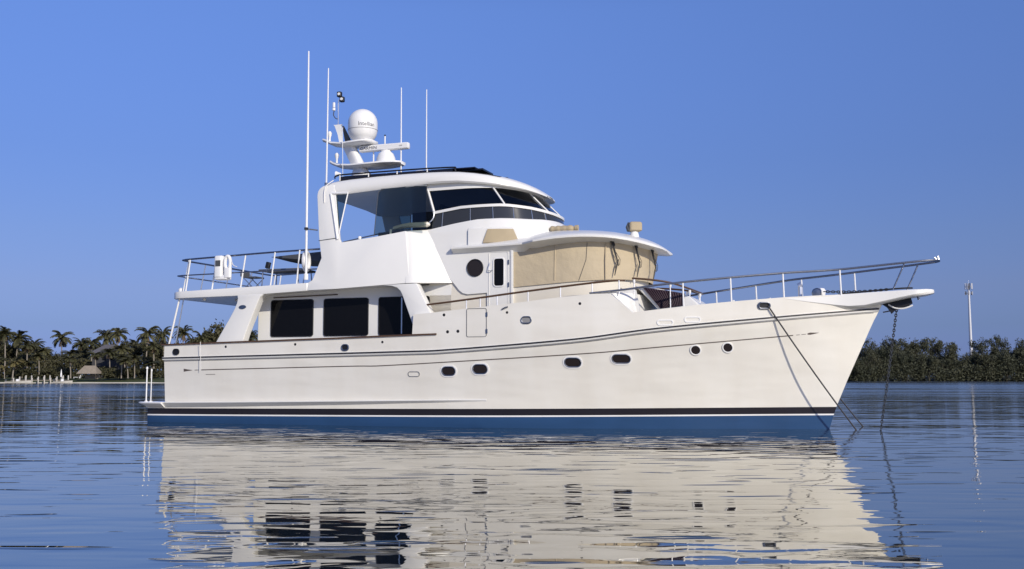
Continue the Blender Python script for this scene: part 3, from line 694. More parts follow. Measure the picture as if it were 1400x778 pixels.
# ---- hardtop
def hw_(x):
    if x < 5.5: return 1.80+.19*sqrt(max(0, 1-((5.5-x)/.30)**2))
    return yside(x, 1.99, 9.0, 11.36, 2.4)
HB = [(5.2, 6.24), (5.6, 6.23), (6.3, 6.25), (7.6, 6.33), (8.5, 6.365), (9.3, 6.37), (10.4, 6.27), (11.0, 6.19), (11.36, 6.13)]
HT = smt([(5.2, 6.52), (5.5, 6.76), (6.3, 6.87), (8, 6.88), (9.3, 6.82), (10.3, 6.66), (11.0, 6.42), (11.36, 6.17)])
rows = []
for x in [5.205, 5.22, 5.26, 5.33, 5.42, 5.55, 5.8, 6.2, 7, 7.8, 8.5, 9, 9.4, 9.8, 10.15, 10.45, 10.7, 10.9, 11.05, 11.17, 11.26, 11.32, 11.35]:
    w_, zb, zt = hw_(x), itp(x, HB), itp(x, HT); h = zt-zb
    half = [(w_*.55, zb+.05), (w_-.18*min(1, w_), zb+.02), (w_-.04*min(1, w_), zb), (w_, zb+h*.10), (w_-.01, zb+h*.30), (w_-.05*min(1, w_), zb+h*.52), (w_-.14*min(1, w_), zb+h*.66), (w_*.82, zb+h*.78), (w_*.6, zb+h*.90), (w_*.3, zb+h*.975)]
    rows.append([(x, -y, z) for y, z in half]+[(x, 0, zt)]+[(x, y, z) for y, z in reversed(half)]+[(x, 0, zb+.06)])
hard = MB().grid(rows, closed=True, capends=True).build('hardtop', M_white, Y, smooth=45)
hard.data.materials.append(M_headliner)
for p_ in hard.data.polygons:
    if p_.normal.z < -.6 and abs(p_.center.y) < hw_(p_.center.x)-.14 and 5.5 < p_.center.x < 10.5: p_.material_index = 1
for sg in (-1, 1):   # white piping over the pillar, sliding rail
    MB().tube(smoothpath([(5.52, sg*2.07, 6.02), (5.50, sg*2.04, 6.30), (5.54, sg*2.0, 6.50), (5.70, sg*1.90, 6.66)]), .014, 6).build('canvas_track', M_ropew, hard)
    MB().tube([(7.9, sg*1.92, 6.33), (8.2, sg*1.93, 6.36), (8.5, sg*1.9, 6.34)], .018, 6).build('blind_roller', M_plastic, hard)
sp = MB()
for i in range(3): sp.box(5.75+i*1.32, 5.75+i*1.32+1.28, -1.38, -.72, 6.84, 6.87); 
for i in range(3): sp.box(5.75+i*1.42, 5.75+i*1.42+1.36, .4, 1.3, 6.86, 6.90)
sp.build('solar_panel', M_panel, hard, smooth=0)
MB().box(9.0, 9.85, -1.25, -.45, 6.80, 6.845, M=None).build('solar_panel', M_panel, hard, smooth=0)
MB().box(5.62, 9.05, -1.44, -1.40, 6.74, 6.85).build('panel_edge', M_panel, hard, smooth=0)
for sg in (-1, 1):
    rl = MB(); rl.tube(smoothpath([(5.50, sg*1.46, 6.80), (5.60, sg*1.46, 6.89), (6.5, sg*1.46, 6.90), (8.0, sg*1.46, 6.90), (9.05, sg*1.46, 6.88), (9.13, sg*1.46, 6.84), (9.15, sg*1.46, 6.70)], 4), .022, 8)
    ro = rl.build('roof_rail', M_black, hard)
    for x in (5.66, 6.55, 7.42, 8.32): MB().tube([(x, sg*1.47, 6.62), (x, sg*1.47, 6.88)], .018, 6).build('stanchion', M_plastic, ro)
dm = MB(); dm.lathe([(.20, 6.80), (.255, 6.84), (.27, 6.92), (.255, 7.0), (.20, 7.035), (.001, 7.05)], (7.72, -.5, 0), n=28).build('satellite_tv_disc', M_plastic, hard)

# ---- radar mast
ms = MB()
def airfoil(cx, z, ln, wd): return [(cx+ln*(.5*cos(a)), wd*sin(a)*(.6+.4*cos(a)), z) for a in [2*pi*k/16 for k in range(16)]]
ms.grid([airfoil(5.55, 6.75, .95, .30), airfoil(5.54, 7.2, .62, .26), airfoil(5.50, 7.36, .44, .22), airfoil(5.13, 8.06, .42, .20)], closed=True, capends=True)
mast = ms.build('radar_mast', M_plastic, Y, smooth=50)
def arm(name, pts_top, th, w0):     # horizontal wing platform with swept-up tips
    rows = []
    for x, z, wd in pts_top: rows.append([(x, -wd, z), (x, -wd-.015, z-th*.5), (x, -wd*.8, z-th), (x, wd*.8, z-th), (x, wd+.015, z-th*.5), (x, wd, z)])
    return MB().grid(rows, closed=True, capends=True).build(name, M_plastic, mast, smooth=50)
arm('upper_platform', [(4.30, 8.34, .10), (4.42, 8.30, .16), (4.62, 8.20, .2), (5.0, 8.14, .26), (5.3, 8.13, .38), (5.7, 8.14, .42), (5.9, 8.16, .34), (5.98, 8.17, .2)], .09, .3)
arm('lower_platform', [(4.56, 7.66, .10), (4.66, 7.60, .14), (4.85, 7.52, .2), (5.3, 7.47, .28), (5.9, 7.45, .40), (6.4, 7.46, .40), (6.75, 7.47, .30), (6.9, 7.48, .16)], .09, .3)
for x, z in ((4.55, 8.29), (4.80, 7.62)):
    MB().lathe([(.035, z-.06), (.03, z+.04), (.055, z+.12), (.065, z+.19), (.03, z+.24), (.001, z+.25)], (x, -.12, 0), n=12).build('mushroom_antenna', M_plastic, mast)
# tv fin bracket above the platform
MB().prism([(4.62, 8.74), (4.90, 8.74), (4.86, 8.70), (4.90, 8.30), (4.97, 8.14), (4.82, 8.2), (4.76, 8.45), (4.66, 8.70)], -.03, .03).build('mast_bracket', M_plastic, mast, smooth=0)
MB().prism([(4.88, 8.70), (4.93, 8.70), (5.22, 8.17), (5.0, 8.15)], .02, .05).build('mast_gusset', M_dgrey, mast, smooth=0)
MB().tube([(4.76, 0, 8.74), (4.76, 0, 9.5)], .018, 8).build('light_pole', M_steel, mast)
for x, z in ((4.79, 9.66), (4.88, 9.50)):
    g = MB(); g.box(x-.07, x+.07, -.06, .06, z-.08, z+.08, b=.03); cbx = g.build('mast_camera', M_black, mast, smooth=50)
    MB().lathe([(.001, 0), (.04, 0), (.045, .012), (.001, .014)], (x+.01, -.075, z), 'y', n=12).build('lens', M_plastic, cbx)
g = MB(); g.tube([(4.62, -.02, 9.18), (4.62, -.02, 9.26)], .045, 10); g.tube([(4.62, -.02, 9.28), (4.62, -.02, 9.42)], .04, 10); nav = g.build('navigation_light', M_plastic, mast)
MB().tube(smoothpath([(4.62, 0, 9.18), (4.60, 0, 9.05), (4.68, 0, 8.94), (4.76, 0, 8.92)]), .014, 6).build('light_bracket', M_dgrey, nav)
# satellite dome
R_ = .435; dz = 8.73
prof = [(.20, 8.13), (.24, 8.17), (.30, 8.21), (.33, 8.24), (.34, 8.255)]
prof += [(.36, 8.27), (.405, 8.36), (R_-.006, 8.47), (R_, 8.60), (R_, 8.70)]+[(R_*cos(R(a)), 8.70+R_*sin(R(a))) for a in range(10, 90, 10)]+[(.001, 8.70+R_)]
dome = MB().lathe(prof, (5.58, 0, 0), n=40).build('satellite_dome', M_plastic, mast, smooth=50)
MB().tube([(5.58+.437*cos(2*pi*k/40), .437*sin(2*pi*k/40), 8.50) for k in range(40)], .004, 4, closed=True).build('dome_seam', M_dgrey, dome)
# radar scanner
rd = MB(); rd.lathe([(.29, 7.46), (.285, 7.52), (.27, 7.62), (.22, 7.74), (.15, 7.80), (.15, 7.84)], (6.35, 0, 0), n=28); rad = rd.build('radar_scanner', M_plastic, mast, smooth=50)
bar = [(-.06, -.085), (.06, -.085), (.088, -.06), (.088, .07), (.06, .10), (-.06, .10), (-.088, .07), (-.088, -.06)]
g = MB(); L2 = .80
g.grid([[(6.29+xx, y*k_, 7.93+z*k_+.0*xx) for y, z in bar] for xx, k_ in ((-L2, .6), (-L2+.02, .95), (-L2+.06, 1), (L2-.06, 1), (L2-.02, .95), (L2, .6))], closed=True, capends=True)
g.build('radar_bar', M_plastic, rad, smooth=30)
for x, y, z0, z1, r_ in ((5.92, .05, 7.45, 8.15, .022), (6.15, .32, 7.4, 8.36, .022)):
    o = MB().tube([(x, y, z0), (x, y, z1)], r_, 8).build('stub_antenna', M_plastic, mast)
    if z1 > 8.2: MB().tube([(x, y, z1), (x, y, z1+.04)], .026, 8).build('antenna_tip', M_black, o)
MB().tube([(5.14, -.35, 6.84), (5.10, -.35, 8.55)], .009, 6).build('stub_antenna', M_plastic, mast)
g = MB(); g.lathe([(.001, -.08), (.09, -.06), (.05, .02), (.03, .08), (.001, .1)], (5.02, -.42, 7.16), 'x', n=14); g.build('loud_hailer', M_plastic, mast)
# writing on dome and scanner
def text_mesh(s, size, name, parent, m, fn):
    cu = bpy.data.curves.new(name, 'FONT'); cu.body = s; cu.size = size; cu.align_x = 'CENTER'; cu.align_y = 'CENTER'; cu.resolution_u = 3
    o = bpy.data.objects.new(name, cu); col.objects.link(o); bpy.context.view_layer.update()
    me = bpy.data.meshes.new_from_object(o.evaluated_get(bpy.context.evaluated_depsgraph_get())); bpy.data.objects.remove(o)
    me = me.copy(); me.name = name
    for v in me.vertices: v.co = Vector(fn(v.co.x, v.co.y))
    return link(name, me, m, parent)
rr_ = R_+.004
def on_dome(x, y): a = -R(47)+x/rr_; return (5.58+rr_*cos(a), rr_*sin(a), 8.61+y)
text_mesh("Intellian", .165, 'lettering', dome, M_txt, on_dome)
text_mesh("GARMIN", .125, 'lettering', rad, M_txt, lambda x, y: (5.82+x*1.15, -.093, 7.935+y))
text_mesh("GMR", .05, 'lettering', rad, bpy.data.materials['grey_pinstripe'], lambda x, y: (6.86+x, -.093, 7.94+y))

# ---- whip antennas
for (x0, y0, z0, x1, z1, r0, jz) in ((5.26, -2.52, 3.93, 5.22, 10.17, .032, 7.4), (5.22, -1.45, 6.60, 5.23, 10.0, .026, 7.0), (6.85, .0, 6.8, 6.82, 9.68, .024, 7.2), (7.40, .55, 6.8, 7.38, 9.72, .022, 7.2)):
    a = MB().tube([(x0, y0, z0), (x0+(x1-x0)*.5, y0, jz), (x1, y0, z1-.02), (x1, y0, z1)], [r0, r0*.95, r0*.6, r0*.3], 8).build('whip_antenna', M_plastic, Y)
    MB().tube([(x0, y0, z0-.06), (x0, y0, z0+.10)], r0*1.9, 10).build('antenna_mount', M_dsteel if z0 > 6 else M_plastic, a)
    if z0 < 5: MB().tube([(x0+.0, y0-.03, 5.22), (x0, y0-.03, 5.28)], .055, 8).build('antenna_clip', M_black, a); MB().tube([(5.25, -2.5, 5.25), (5.40, -2.2, 5.25)], .02, 6).build('antenna_arm', M_dsteel, a)

# ---- boat deck rails (aft)
zr1 = lambda x: 4.575+(x-1.09)*.034
zr2 = lambda x: 4.13+(x-.95)*.012
ya = 2.36
def loop(z, xa, xo=0): return smoothpath([(5.5, -ya+.12, z(5.5)), (4, -ya, z(4)), (2.5, -ya, z(2.5)), (1.4+xo, -ya, z(1.4)), (xa+.12, -ya+.02, z(xa)), (xa, -ya+.2, z(xa)), (xa, -1, z(xa)), (xa, 0, z(xa)), (xa, 1, z(xa)), (xa, ya-.2, z(xa)), (xa+.12, ya-.02, z(xa)), (1.4+xo, ya, z(1.4)), (2.5, ya, z(2.5)), (4, ya, z(4)), (5.5, ya-.12, z(5.5))], 5)
rt = MB().tube(loop(zr1, 1.10), .026, 8).build('boat_deck_rail', M_dsteel, Y)
MB().tube(loop(zr2, .95), .019, 8).build('mid_rail', M_dsteel, rt)
for sg in (-1, 1):
    for xb, xt in ((1.30, 1.43), (2.17, 2.31), (3.10, 3.25), (4.05, 4.19), (4.87, 4.96)):
        MB().tube([(xb, sg*ya, 3.68), (xt, sg*ya, zr1(xt))], .021, 8).build('stanchion', M_plastic, rt)
    MB().tube([(1.14, sg*(ya-.1), 3.66), (1.30, sg*(ya-.12), zr1(1.2))], .022, 8).build('stanchion', M_plastic, rt)
for yy in (-1.2, 0, 1.2): MB().tube([(.92, yy, 3.66), (1.10, yy, zr1(1.1))], .018, 8).build('stanchion', M_steel, rt)
MB().lathe([(.05, 3.66), (.07, 3.70), (.07, 3.76), (.03, 3.80), (.001, 3.81)], (.98, -2.15, 0), n=14).build('stern_light', M_plastic, Y)

# ---- forward handrails
def hrail(sg):
    yy = lambda x: -(hb(x, 2.8)-.12)
    p = [(8.72, yy(8.7), 3.11), (9.5, yy(9.5), 3.185), (10.4, yy(10.4), 3.28), (11.3, yy(11.3), 3.38), (12.3, yy(12.3), 3.49), (13.1, yy(13.1), 3.575), (13.6, yy(13.6)+.02, 3.62), (13.86, yy(13.86)+.10, 3.63)]
    p = [(x, y*-sg, z) for x, y, z in p]
    o = MB().tube(smoothpath(p, 5), .026, 8).build('teak_handrail', M_teak, Y)
    for x in (9.88, 10.25, 10.70, 11.50, 12.32, 13.1, 13.75):
        zt = itp(x, [(a[0], a[2]) for a in p]); y = yy(x)*-sg
        MB().tube([(x, y, itp(min(x, 13.4), ZT)-.02), (x, y, zt)], .014, 6).build('rail_post', M_steel, o)
for sg in (-1, 1): hrail(sg)
fp = smoothpath([(13.95, -1.55, 3.72), (14.4, -1.45, 3.68), (14.85, -1.25, 3.61), (15.2, -.85, 3.50), (15.40, -.35, 3.43), (15.44, 0, 3.42), (15.40, .35, 3.43), (15.2, .85, 3.50), (14.85, 1.25, 3.61), (14.4, 1.45, 3.68), (13.95, 1.55, 3.72)], 5)
fr = MB().tube(fp, .026, 8).build('teak_handrail', M_teak, Y)
for x, y, z in ((14.0, -1.54, 3.71), (14.85, -1.25, 3.61), (15.25, -.75, 3.48), (15.42, -.2, 3.43), (14.0, 1.54, 3.71), (14.85, 1.25, 3.61), (15.25, .75, 3.48)):
    o = MB().tube([(x, y, 2.6), (x, y, z)], .015, 6).build('rail_post', M_steel, fr)
    MB().lathe([(.02, z-.12), (.035, z-.08), (.03, z-.03)], (x, y, 0), n=10).build('post_collar', M_plastic, fr)
# bow rail
def brail(sg):
    p = [(13.05, 2.30, 3.31), (13.9, 2.08, 3.40), (14.65, 1.90, 3.50), (15.4, 1.72, 3.58), (16.35, 1.42, 3.675), (17.55, .98, 3.785), (18.3, .75, 3.83), (18.85, .60, 3.865), (19.6, .50, 3.93), (20.34, .42, 3.995), (20.8, .34, 4.035), (21.05, .20, 4.05), (21.13, 0, 4.05)]
    return [(x, sg*y, z) for x, y, z in p]
P1 = smoothpath(brail(-1)+[q for q in reversed(brail(1)[:-1])], 5)
br = MB().tube(P1, .027, 8).build('bow_rail', M_dsteel, Y)
MB().tube(smoothpath([(18.3, -.73, 3.8), (18.9, -.58, 3.74)]), .012, 6)
for sg in (-1, 1):
    for x in (15.25, 16.35, 17.55, 18.86):
        y = itp(x, [(a[0], abs(a[1])) for a in brail(1)]); z = itp(x, [(a[0], a[2]) for a in brail(1)])
        if sg > 0: x += .32; y = itp(x, [(a[0], abs(a[1])) for a in brail(1)]); z = itp(x, [(a[0], a[2]) for a in brail(1)])
        st = MB().tube([(x+.02, sg*(y+.02), itp(x-.4, ZT)-.02), (x, sg*y, z)], .021, 8).build('stanchion', M_plastic, br)
    for xb, xt in (((20.06, 20.34),) if sg < 0 else ((20.38, 20.66),)):
        MB().tube([(xb, sg*.40, 3.36), (xt, sg*.42, 3.995)], .019, 8).build('stanchion', M_dsteel, br)
g = MB(); g.tube([(21.12, 0, 4.05), (21.10, 0, 4.17)], .03, 8); g.tube([(21.07, .0, 4.08), (21.03, 0, 4.14)], .02, 6); g.build('jack_staff_socket', M_steel, br)

# ---- bow sprit platform
rows = []
for x, w_, zt, zb in ((17.6, hb(17.6, 3.1)+.012, 3.185, 3.10), (18.2, hb(18.2, 3.1)+.014, 3.225, 3.02), (18.7, hb(18.7, 3.1)+.02, 3.25, 2.96), (19.05, .60, 3.27, 2.925), (19.4, .54, 3.29, 2.945), (19.8, .49, 3.315, 3.03), (20.2, .45, 3.335, 3.12), (20.5, .42, 3.35, 3.18), (20.8, .34, 3.36, 3.22), (20.93, .22, 3.36, 3.25), (20.99, .10, 3.355, 3.27)):
    half = [(w_*.6, zb), (w_-.04*w_/.4, zb+.01), (w_, zb+.05), (w_, zt-.03), (w_-.03, zt)]
    rows.append([(x, -y, z) for y, z in half]+[(x, y, z) for y, z in reversed(half)])
sprit = MB().grid(rows, closed=True, capends=True).build('bow_platform', M_white, Y, smooth=38)
MB().tube(smoothpath([(18.8, -.42, 3.27), (19.5, -.38, 3.335), (20.2, -.36, 3.385), (20.5, -.2, 3.40)]), .022, 6).build('chafe_strip', M_black, sprit)
# anchor roller with cheeks
g = MB()
for sg in (-1, 1): g.prism([(19.78, 3.06), (20.46, 3.20), (20.50, 3.04), (20.34, 2.96), (20.12, 2.90), (20.02, 2.80), (19.92, 2.96)], sg*.07, sg*.10)
g.build('anchor_roller', M_black, Y, smooth=0)
o = bpy.data.objects['anchor_roller']
MB().lathe([(.07, -.06), (.05, 0), (.07, .06)], (20.18, 0, 3.0), 'y', n=16).build('roller_wheel', M_black, o)
MB().tube(smoothpath([(19.95, -.11, 3.02), (20.1, -.13, 2.93), (20.3, -.13, 2.92), (20.5, -.11, 2.99)]), .020, 6).build('roller_guard', M_plastic, o)
MB().tube([(19.82, -.02, 2.84), (20.10, -.02, 2.89), (20.46, 0, 2.99)], .018, 6).build('snubber_pin', M_dsteel, o)
MB().tube([(20.62, -.12, 3.25), (20.64, -.12, 3.12)], .03, 8).build('shackle', M_dsteel, o)
# windlass, vent post, foredeck gear
g = MB(); g.lathe([(.19, 2.95), (.18, 3.12), (.12, 3.20), (.14, 3.30), (.16, 3.40), (.12, 3.46), (.001, 3.48)], (18.35, -.05, 0), n=20); wl_ = g.build('windlass', M_plastic, Y)
MB().lathe([(.001, -.14), (.09, -.13), (.12, -.08), (.06, -.03), (.06, .02), (.11, .06)], (18.30, -.28, 3.33), 'y', n=18).build('capstan_drum', M_dsteel, wl_)
g = MB(); g.tube([(17.88, .15, 3.0), (17.88, .15, 3.60)], [.06, .055], 12); g.tube([(17.84, .15, 3.55), (17.92, .15, 3.60)], .07, 10); g.build('vent_post', M_steel, Y)
g = MB(); g.tube([(17.2, -.6, 2.9), (17.2, -.6, 3.22)], .03, 8); g.tube([(17.05, -.6, 3.16), (17.35, -.6, 3.16)], .025, 8); g.build('mooring_cleat', M_steel, Y)
g = MB(); g.tube([(16.2, .3, 3.0), (16.2, .3, 3.25)], .03, 8); g.build('deck_filler_post', M_plastic, Y)

# ---- Portuguese-bridge front and foredeck seat
pbk = plan(2.30, 13.3, 13.4, 14.1, 2.6, ns=2)
zb0 = 3.30
pw = MB().grid([[(x+.25, y*.93, 2.2) for x, y in pbk], [(x, y*.93, 3.34) for x, y in pbk], [(x-.10, y*.90, 3.37) for x, y in pbk], [(x-.14, y*.89, 3.33) for x, y in pbk], [(x-.1, y*.89, 2.2) for x, y in pbk]])
bridge = pw.build('bridge_bulwark', M_white, Y, smooth=40)
for sg in (-1, 1):      # triangular stair cheek and its edge strip
    y = 1.95
    MB().prism([(13.35, 3.30), (13.62, 3.42), (13.90, 3.50), (14.05, 3.42), (14.15, 2.85), (14.15, 2.5), (13.4, 2.5)], sg*1.50, sg*1.55).build('stair_cheek', M_white, bridge, smooth=0)
    MB().tube([(13.56, sg*2.12, 3.29), (13.82, sg*2.12, 3.04), (14.10, sg*2.08, 2.80)], .028, 6).build('stair_edge_trim', M_dsteel, bridge)
    MB().tube([(13.7, sg*1.60, 3.30), (14.08, sg*1.57, 2.78)], .010, 5).build('stair_grab', M_dsteel, bridge)
g = MB(); g.prism([(13.92, 3.58), (14.20, 3.30), (14.52, 2.95), (14.60, 2.4), (15.75, 2.4), (15.66, 2.85), (15.50, 3.10), (15.30, 3.28), (14.9, 3.40), (14.2, 3.555)], -1.18, 1.18)
seat = g.build('foredeck_seat', M_white, Y, smooth=20, bevel=.04)
# ribbed plum cushion on its starboard face (and port)
for sg in (-1, 1):
    rows = []
    for i in range(81):
        q = i/80; xt = 14.16+(15.20-14.16)*q; xb = 14.58+(15.16-14.58)*q; zt = 3.50-.155*q-.03*q*q; zb = 2.98+.06*q; d = 1.195+.022+.012*sin(i*2*pi/5)
        rows.append([(xt, sg*1.17, zt+.02), (xt, sg*d, zt), ((xt+xb)/2, sg*(d+.01), (zt+zb)/2), (xb, sg*d, zb), (xb, sg*1.17, zb-.01)])
    MB().grid(rows, capends=True).build('seat_cushion', M_cushion, seat, smooth=60)

# ------------------------------------------------------------------ loose things aboard (each its own thing, placed in world space)
def aboard(name, x, y, z, rz=0):
    p = Vector((x, y, 0)); p.rotate(Matrix.Rotation(YACHT_ROT, 3, 'Z').to_euler())
    return empty(name, (YACHT_LOC[0]+p.x, YACHT_LOC[1]+p.y, z), YACHT_ROT+rz)
t = tag(aboard('deck_locker', 2.62, -2.36, 3.98), 'white plastic box locker hanging on the aft boat deck rail', 'locker')
g = MB(); g.box(-.30, -.04, -.16, .14, .04, .66, b=.06); body = g.build('locker_body', M_plastic, t, smooth=50)
g = MB(); g.box(-.30, .12, -.14, .12, -.02, .12, b=.05); g.build('locker_foot', M_plastic, t, smooth=50)
MB().box(-.23, -.08, -.175, -.155, .36, .52).build('vent_grille', M_dgrey, t, smooth=0)
t = tag(aboard('horseshoe_buoy', 2.74, -2.46, 4.04), 'white horseshoe life buoy strapped to the boat deck rail beside the locker', 'life buoy')
hp = [(.085*cos(R(a)), 0, .38+.19*sin(R(a))) for a in range(-60, 241, 15)]
MB().tube(hp, [.03]+[.05]*(len(hp)-2)+[.03], 10).build('buoy_ring', M_plastic, t)
g = MB(); g.box(-.10, .12, -.05, .05, -.04, .26, b=.04); g.build('buoy_pouch', M_plastic, t, smooth=50)
MB().tube(smoothpath([(.1, -.02, .5), (.2, -.03, .32), (.32, -.02, .26)]), .01, 5).build('grab_line', M_ropew, t)
t = tag(aboard('life_ring', 5.12, -2.28, 4.40, R(27)), 'white life ring hanging edge-on beside the foot of the tall antenna', 'life ring')
MB().tube([(.09*cos(a)*.6, .22*cos(a), .24*sin(a)) for a in [2*pi*k/28 for k in range(28)]], .06, 10, closed=True).build('ring', M_plastic, t)
MB().tube([(.09*cos(a)*.6, .29*cos(a), .31*sin(a)) for a in [2*pi*k/28 for k in range(28)]], .008, 5, closed=True).build('grab_line', M_ropew, t)
t = tag(aboard('deck_table', 3.55, -.9, 3.79), 'dark low table on the boat deck below the grey awning', 'table')
MB().box(-.55, .80, -.45, .45, .50, .555, b=.02).build('table_top', M_dgrey, t, smooth=50)
for sx in (-.45, .7):
    for sy in (-.36, .36): MB().tube([(sx*1.05, sy*1.05, 0), (sx, sy, .51)], .016, 6).build('leg', M_dsteel, t)
def chair(x, y, rz, lab):
    t = tag(aboard('deck_chair', x, y, 3.78, rz), lab, 'chair', 'folding chairs on the boat deck')
    MB().box(-.22, .22, -.22, .22, .40, .43).build('seat', M_dgrey, t, smooth=0)
    for sy in (-.22, .22):
        MB().tube([(-.24, sy, 0), (.22, sy, .42)], .012, 6).build('leg', M_dsteel, t); MB().tube([(.24, sy, 0), (-.22, sy, .42), (-.30, sy, .60)], .012, 6).build('leg', M_dsteel, t)
    MB().box(-.31, -.28, -.22, .22, .44, .60).build('backrest', M_dgrey, t, smooth=0)
chair(2.35, -.6, 0, 'low dark folding chair by itself at the aft end of the boat deck')
chair(4.75, -.3, R(180), 'low dark folding chair between the table and the flybridge wing')
t = tag(aboard('awning', 3.25, -.5, 4.66), 'dark grey canvas awning stretched aft of the flybridge above the boat deck', 'awning')
MB().add([(0, -.6, .06), (1.9, -.75, .14), (1.9, .9, .14), (0, .8, .06), (.6, -.5, -.10), (1.9, -.75, -.16), (1.9, .9, -.16), (.6, .7, -.10)], [(0, 1, 2, 3), (4, 7, 6, 5), (0, 4, 5, 1), (3, 2, 6, 7), (0, 3, 7, 4), (1, 5, 6, 2)]).build('canvas', M_dgrey, t, smooth=0)
t = tag(aboard('hand_spotlight', 3.92, -2.36, 4.12), 'small black spotlight clipped on the boat deck mid rail', 'spotlight')
MB().box(-.06, .06, -.05, .05, .12, .30, M=Matrix.Rotation(R(15), 4, 'Y'), b=.02).build('lamp_body', M_black, t, smooth=50)
MB().tube([(0, 0, .0), (.02, 0, .13)], .012, 6).build('clip', M_dsteel, t)
t = tag(aboard('rolled_cushion', 8.08, -2.02, 5.23), 'cream rolled canvas lying along the top of the flybridge side', 'rolled canvas')
MB().tube([(-.52, .02, -.04), (-.47, .02, -.02), (-.22, .02, .03), (0, 0, .05), (.5, .03, .05), (.56, .04, .04)], [.02, .065, .07, .07, .07, .03], 12).build('canvas_roll', M_cream, t)
MB().tube([(-.5, -.05, -.04), (-.2, -.06, .02), (.5, -.04, .05)], .01, 5).build('tie_cord', M_ropew, t)
t = tag(aboard('folded_chair', 7.45, -1.75, 4.86), 'dark folded seat back showing above the flybridge side beside the cream roll', 'seat')
MB().box(-.42, .32, -.06, .06, 0, .30, b=.03).build('backrest', M_dgrey, t, smooth=50)
MB().box(-.40, .30, .08, .5, 0, .08, b=.02).build('seat', M_dgrey, t, smooth=50)

# ---- anchor gear
def sag(a, b, d, n=14):
    a, b = Vector(a), Vector(b); return [a.lerp(b, i/n)+Vector((0, 0, -d*4*(i/n)*(1-i/n))) for i in range(n+1)]
t = tag(aboard('snubber_rope', 0, 0, 0), 'dark rope running from the starboard bow fairlead down across the stem into the water', 'rope')
MB().tube(sag((17.22, -1.30, 2.97), (19.30, -.22, -.25), .06), .018, 6).build('rope', M_rope, t)
t = tag(aboard('snubber_rope', 0, 0, 0), 'dark rope behind the stem, entering the water between the other rope and the chain', 'rope')
MB().tube(sag((17.22, 1.26, 2.97), (19.42, 1.68, -.2), .10), .018, 6).build('rope', M_rope, t)
t = tag(aboard('anchor_chain', 0, 0, 0), 'galvanised anchor chain hanging from the bow roller into the water', 'chain')
g = MB(); path = [Vector(p) for p in sag((20.14, -.02, 2.94), (19.64, -.50, -.25), .05, 60)]
def links(g, path, lw=.026, wr=.011, pitch=.062):
    L = [0]; 
    for i in range(1, len(path)): L.append(L[-1]+(path[i]-path[i-1]).length)
    k = int(L[-1]/pitch)
    for i in range(k):
        d = i*pitch; j = max(1, min(len(path)-1, int(np.searchsorted(L, d)))); q = (d-L[j-1])/(L[j]-L[j-1]+1e-9)
        c = path[j-1].lerp(path[j], q); t_ = (path[j]-path[j-1]).normalized(); a = t_.cross(Vector((0, 1, 0))).normalized(); b_ = t_.cross(a)
        s_ = a if i % 2 else b_
        g.tube([c+t_*(.044*cos(u))+s_*(lw*sin(u)) for u in [2*pi*m/8 for m in range(8)]], wr, 4, closed=True)
links(g, path); g.build('chain_links', M_chain, t)
g = MB(); links(g, [Vector(p) for p in sag((18.5, -.30, 3.36), (20.05, -.10, 3.40), .03, 20)]); 
tag(g.build('chain_on_deck', M_chain, t), None)

# ------------------------------------------------------------------ SHORES
def leaf_mat(name, c1, c2, sc=.6):
    m = bpy.data.materials.new(name); m.use_nodes = True; nt = m.node_tree; b = bsdf(m); N = nt.nodes.new; L = nt.links.new
    tc = N('ShaderNodeTexCoord'); n = N('ShaderNodeTexNoise'); n.inputs['Scale'].default_value = sc; n.inputs['Detail'].default_value = 4
    oi = N('ShaderNodeObjectInfo'); L(tc.outputs['Object'], n.inputs['Vector'])
    ad = N('ShaderNodeMath'); ad.operation = 'MULTIPLY_ADD'; ad.inputs[1].default_value = .5; L(oi.outputs['Random'], ad.inputs[0])
    sb = N('ShaderNodeMath'); sb.operation = 'SUBTRACT'; sb.inputs[1].default_value = .25; L(n.outputs['Fac'], sb.inputs[0]); L(sb.outputs[0], ad.inputs[2])
    mx = N('ShaderNodeMix'); mx.data_type = 'RGBA'; mx.inputs[6].default_value = (*c1, 1); mx.inputs[7].default_value = (*c2, 1)
    L(ad.outputs[0], mx.inputs[0]); L(mx.outputs[2], b.inputs['Base Color']); b.inputs['Roughness'].default_value = .65
    b.inputs['Specular IOR Level'].default_value = .3
    return m
M_palm = leaf_mat('palm_frond', (.034, .037, .016), (.095, .090, .038))
M_palmy = leaf_mat('yellow_palm_frond', (.10, .085, .03), (.17, .14, .05))
M_leaf = leaf_mat('broad_leaf', (.030, .033, .017), (.080, .074, .036), .5)
M_mang = leaf_mat('mangrove_leaf', (.036, .044, .027), (.088, .088, .052), .18)
M_dead = mat('dead_frond', (.14, .10, .06), .9)
M_bark = mat('pale_palm_bark', (.26, .23, .19), .9, var=.3, vscale=4)
M_bark2 = mat('dark_bark', (.06, .05, .04), .9, var=.3, vscale=4)
M_thatch = mat('palm_thatch', (.26, .22, .17), .95, var=.35, vscale=3)
M_roof = mat('grey_shingle_roof', (.11, .105, .115), .8, var=.2, vscale=2)
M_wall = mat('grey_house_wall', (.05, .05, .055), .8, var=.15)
M_conc = mat('pale_concrete', (.46, .44, .40), .85, var=.15, vscale=1.5)
M_wood = mat('dock_wood', (.22, .19, .16), .9, var=.3, vscale=3)

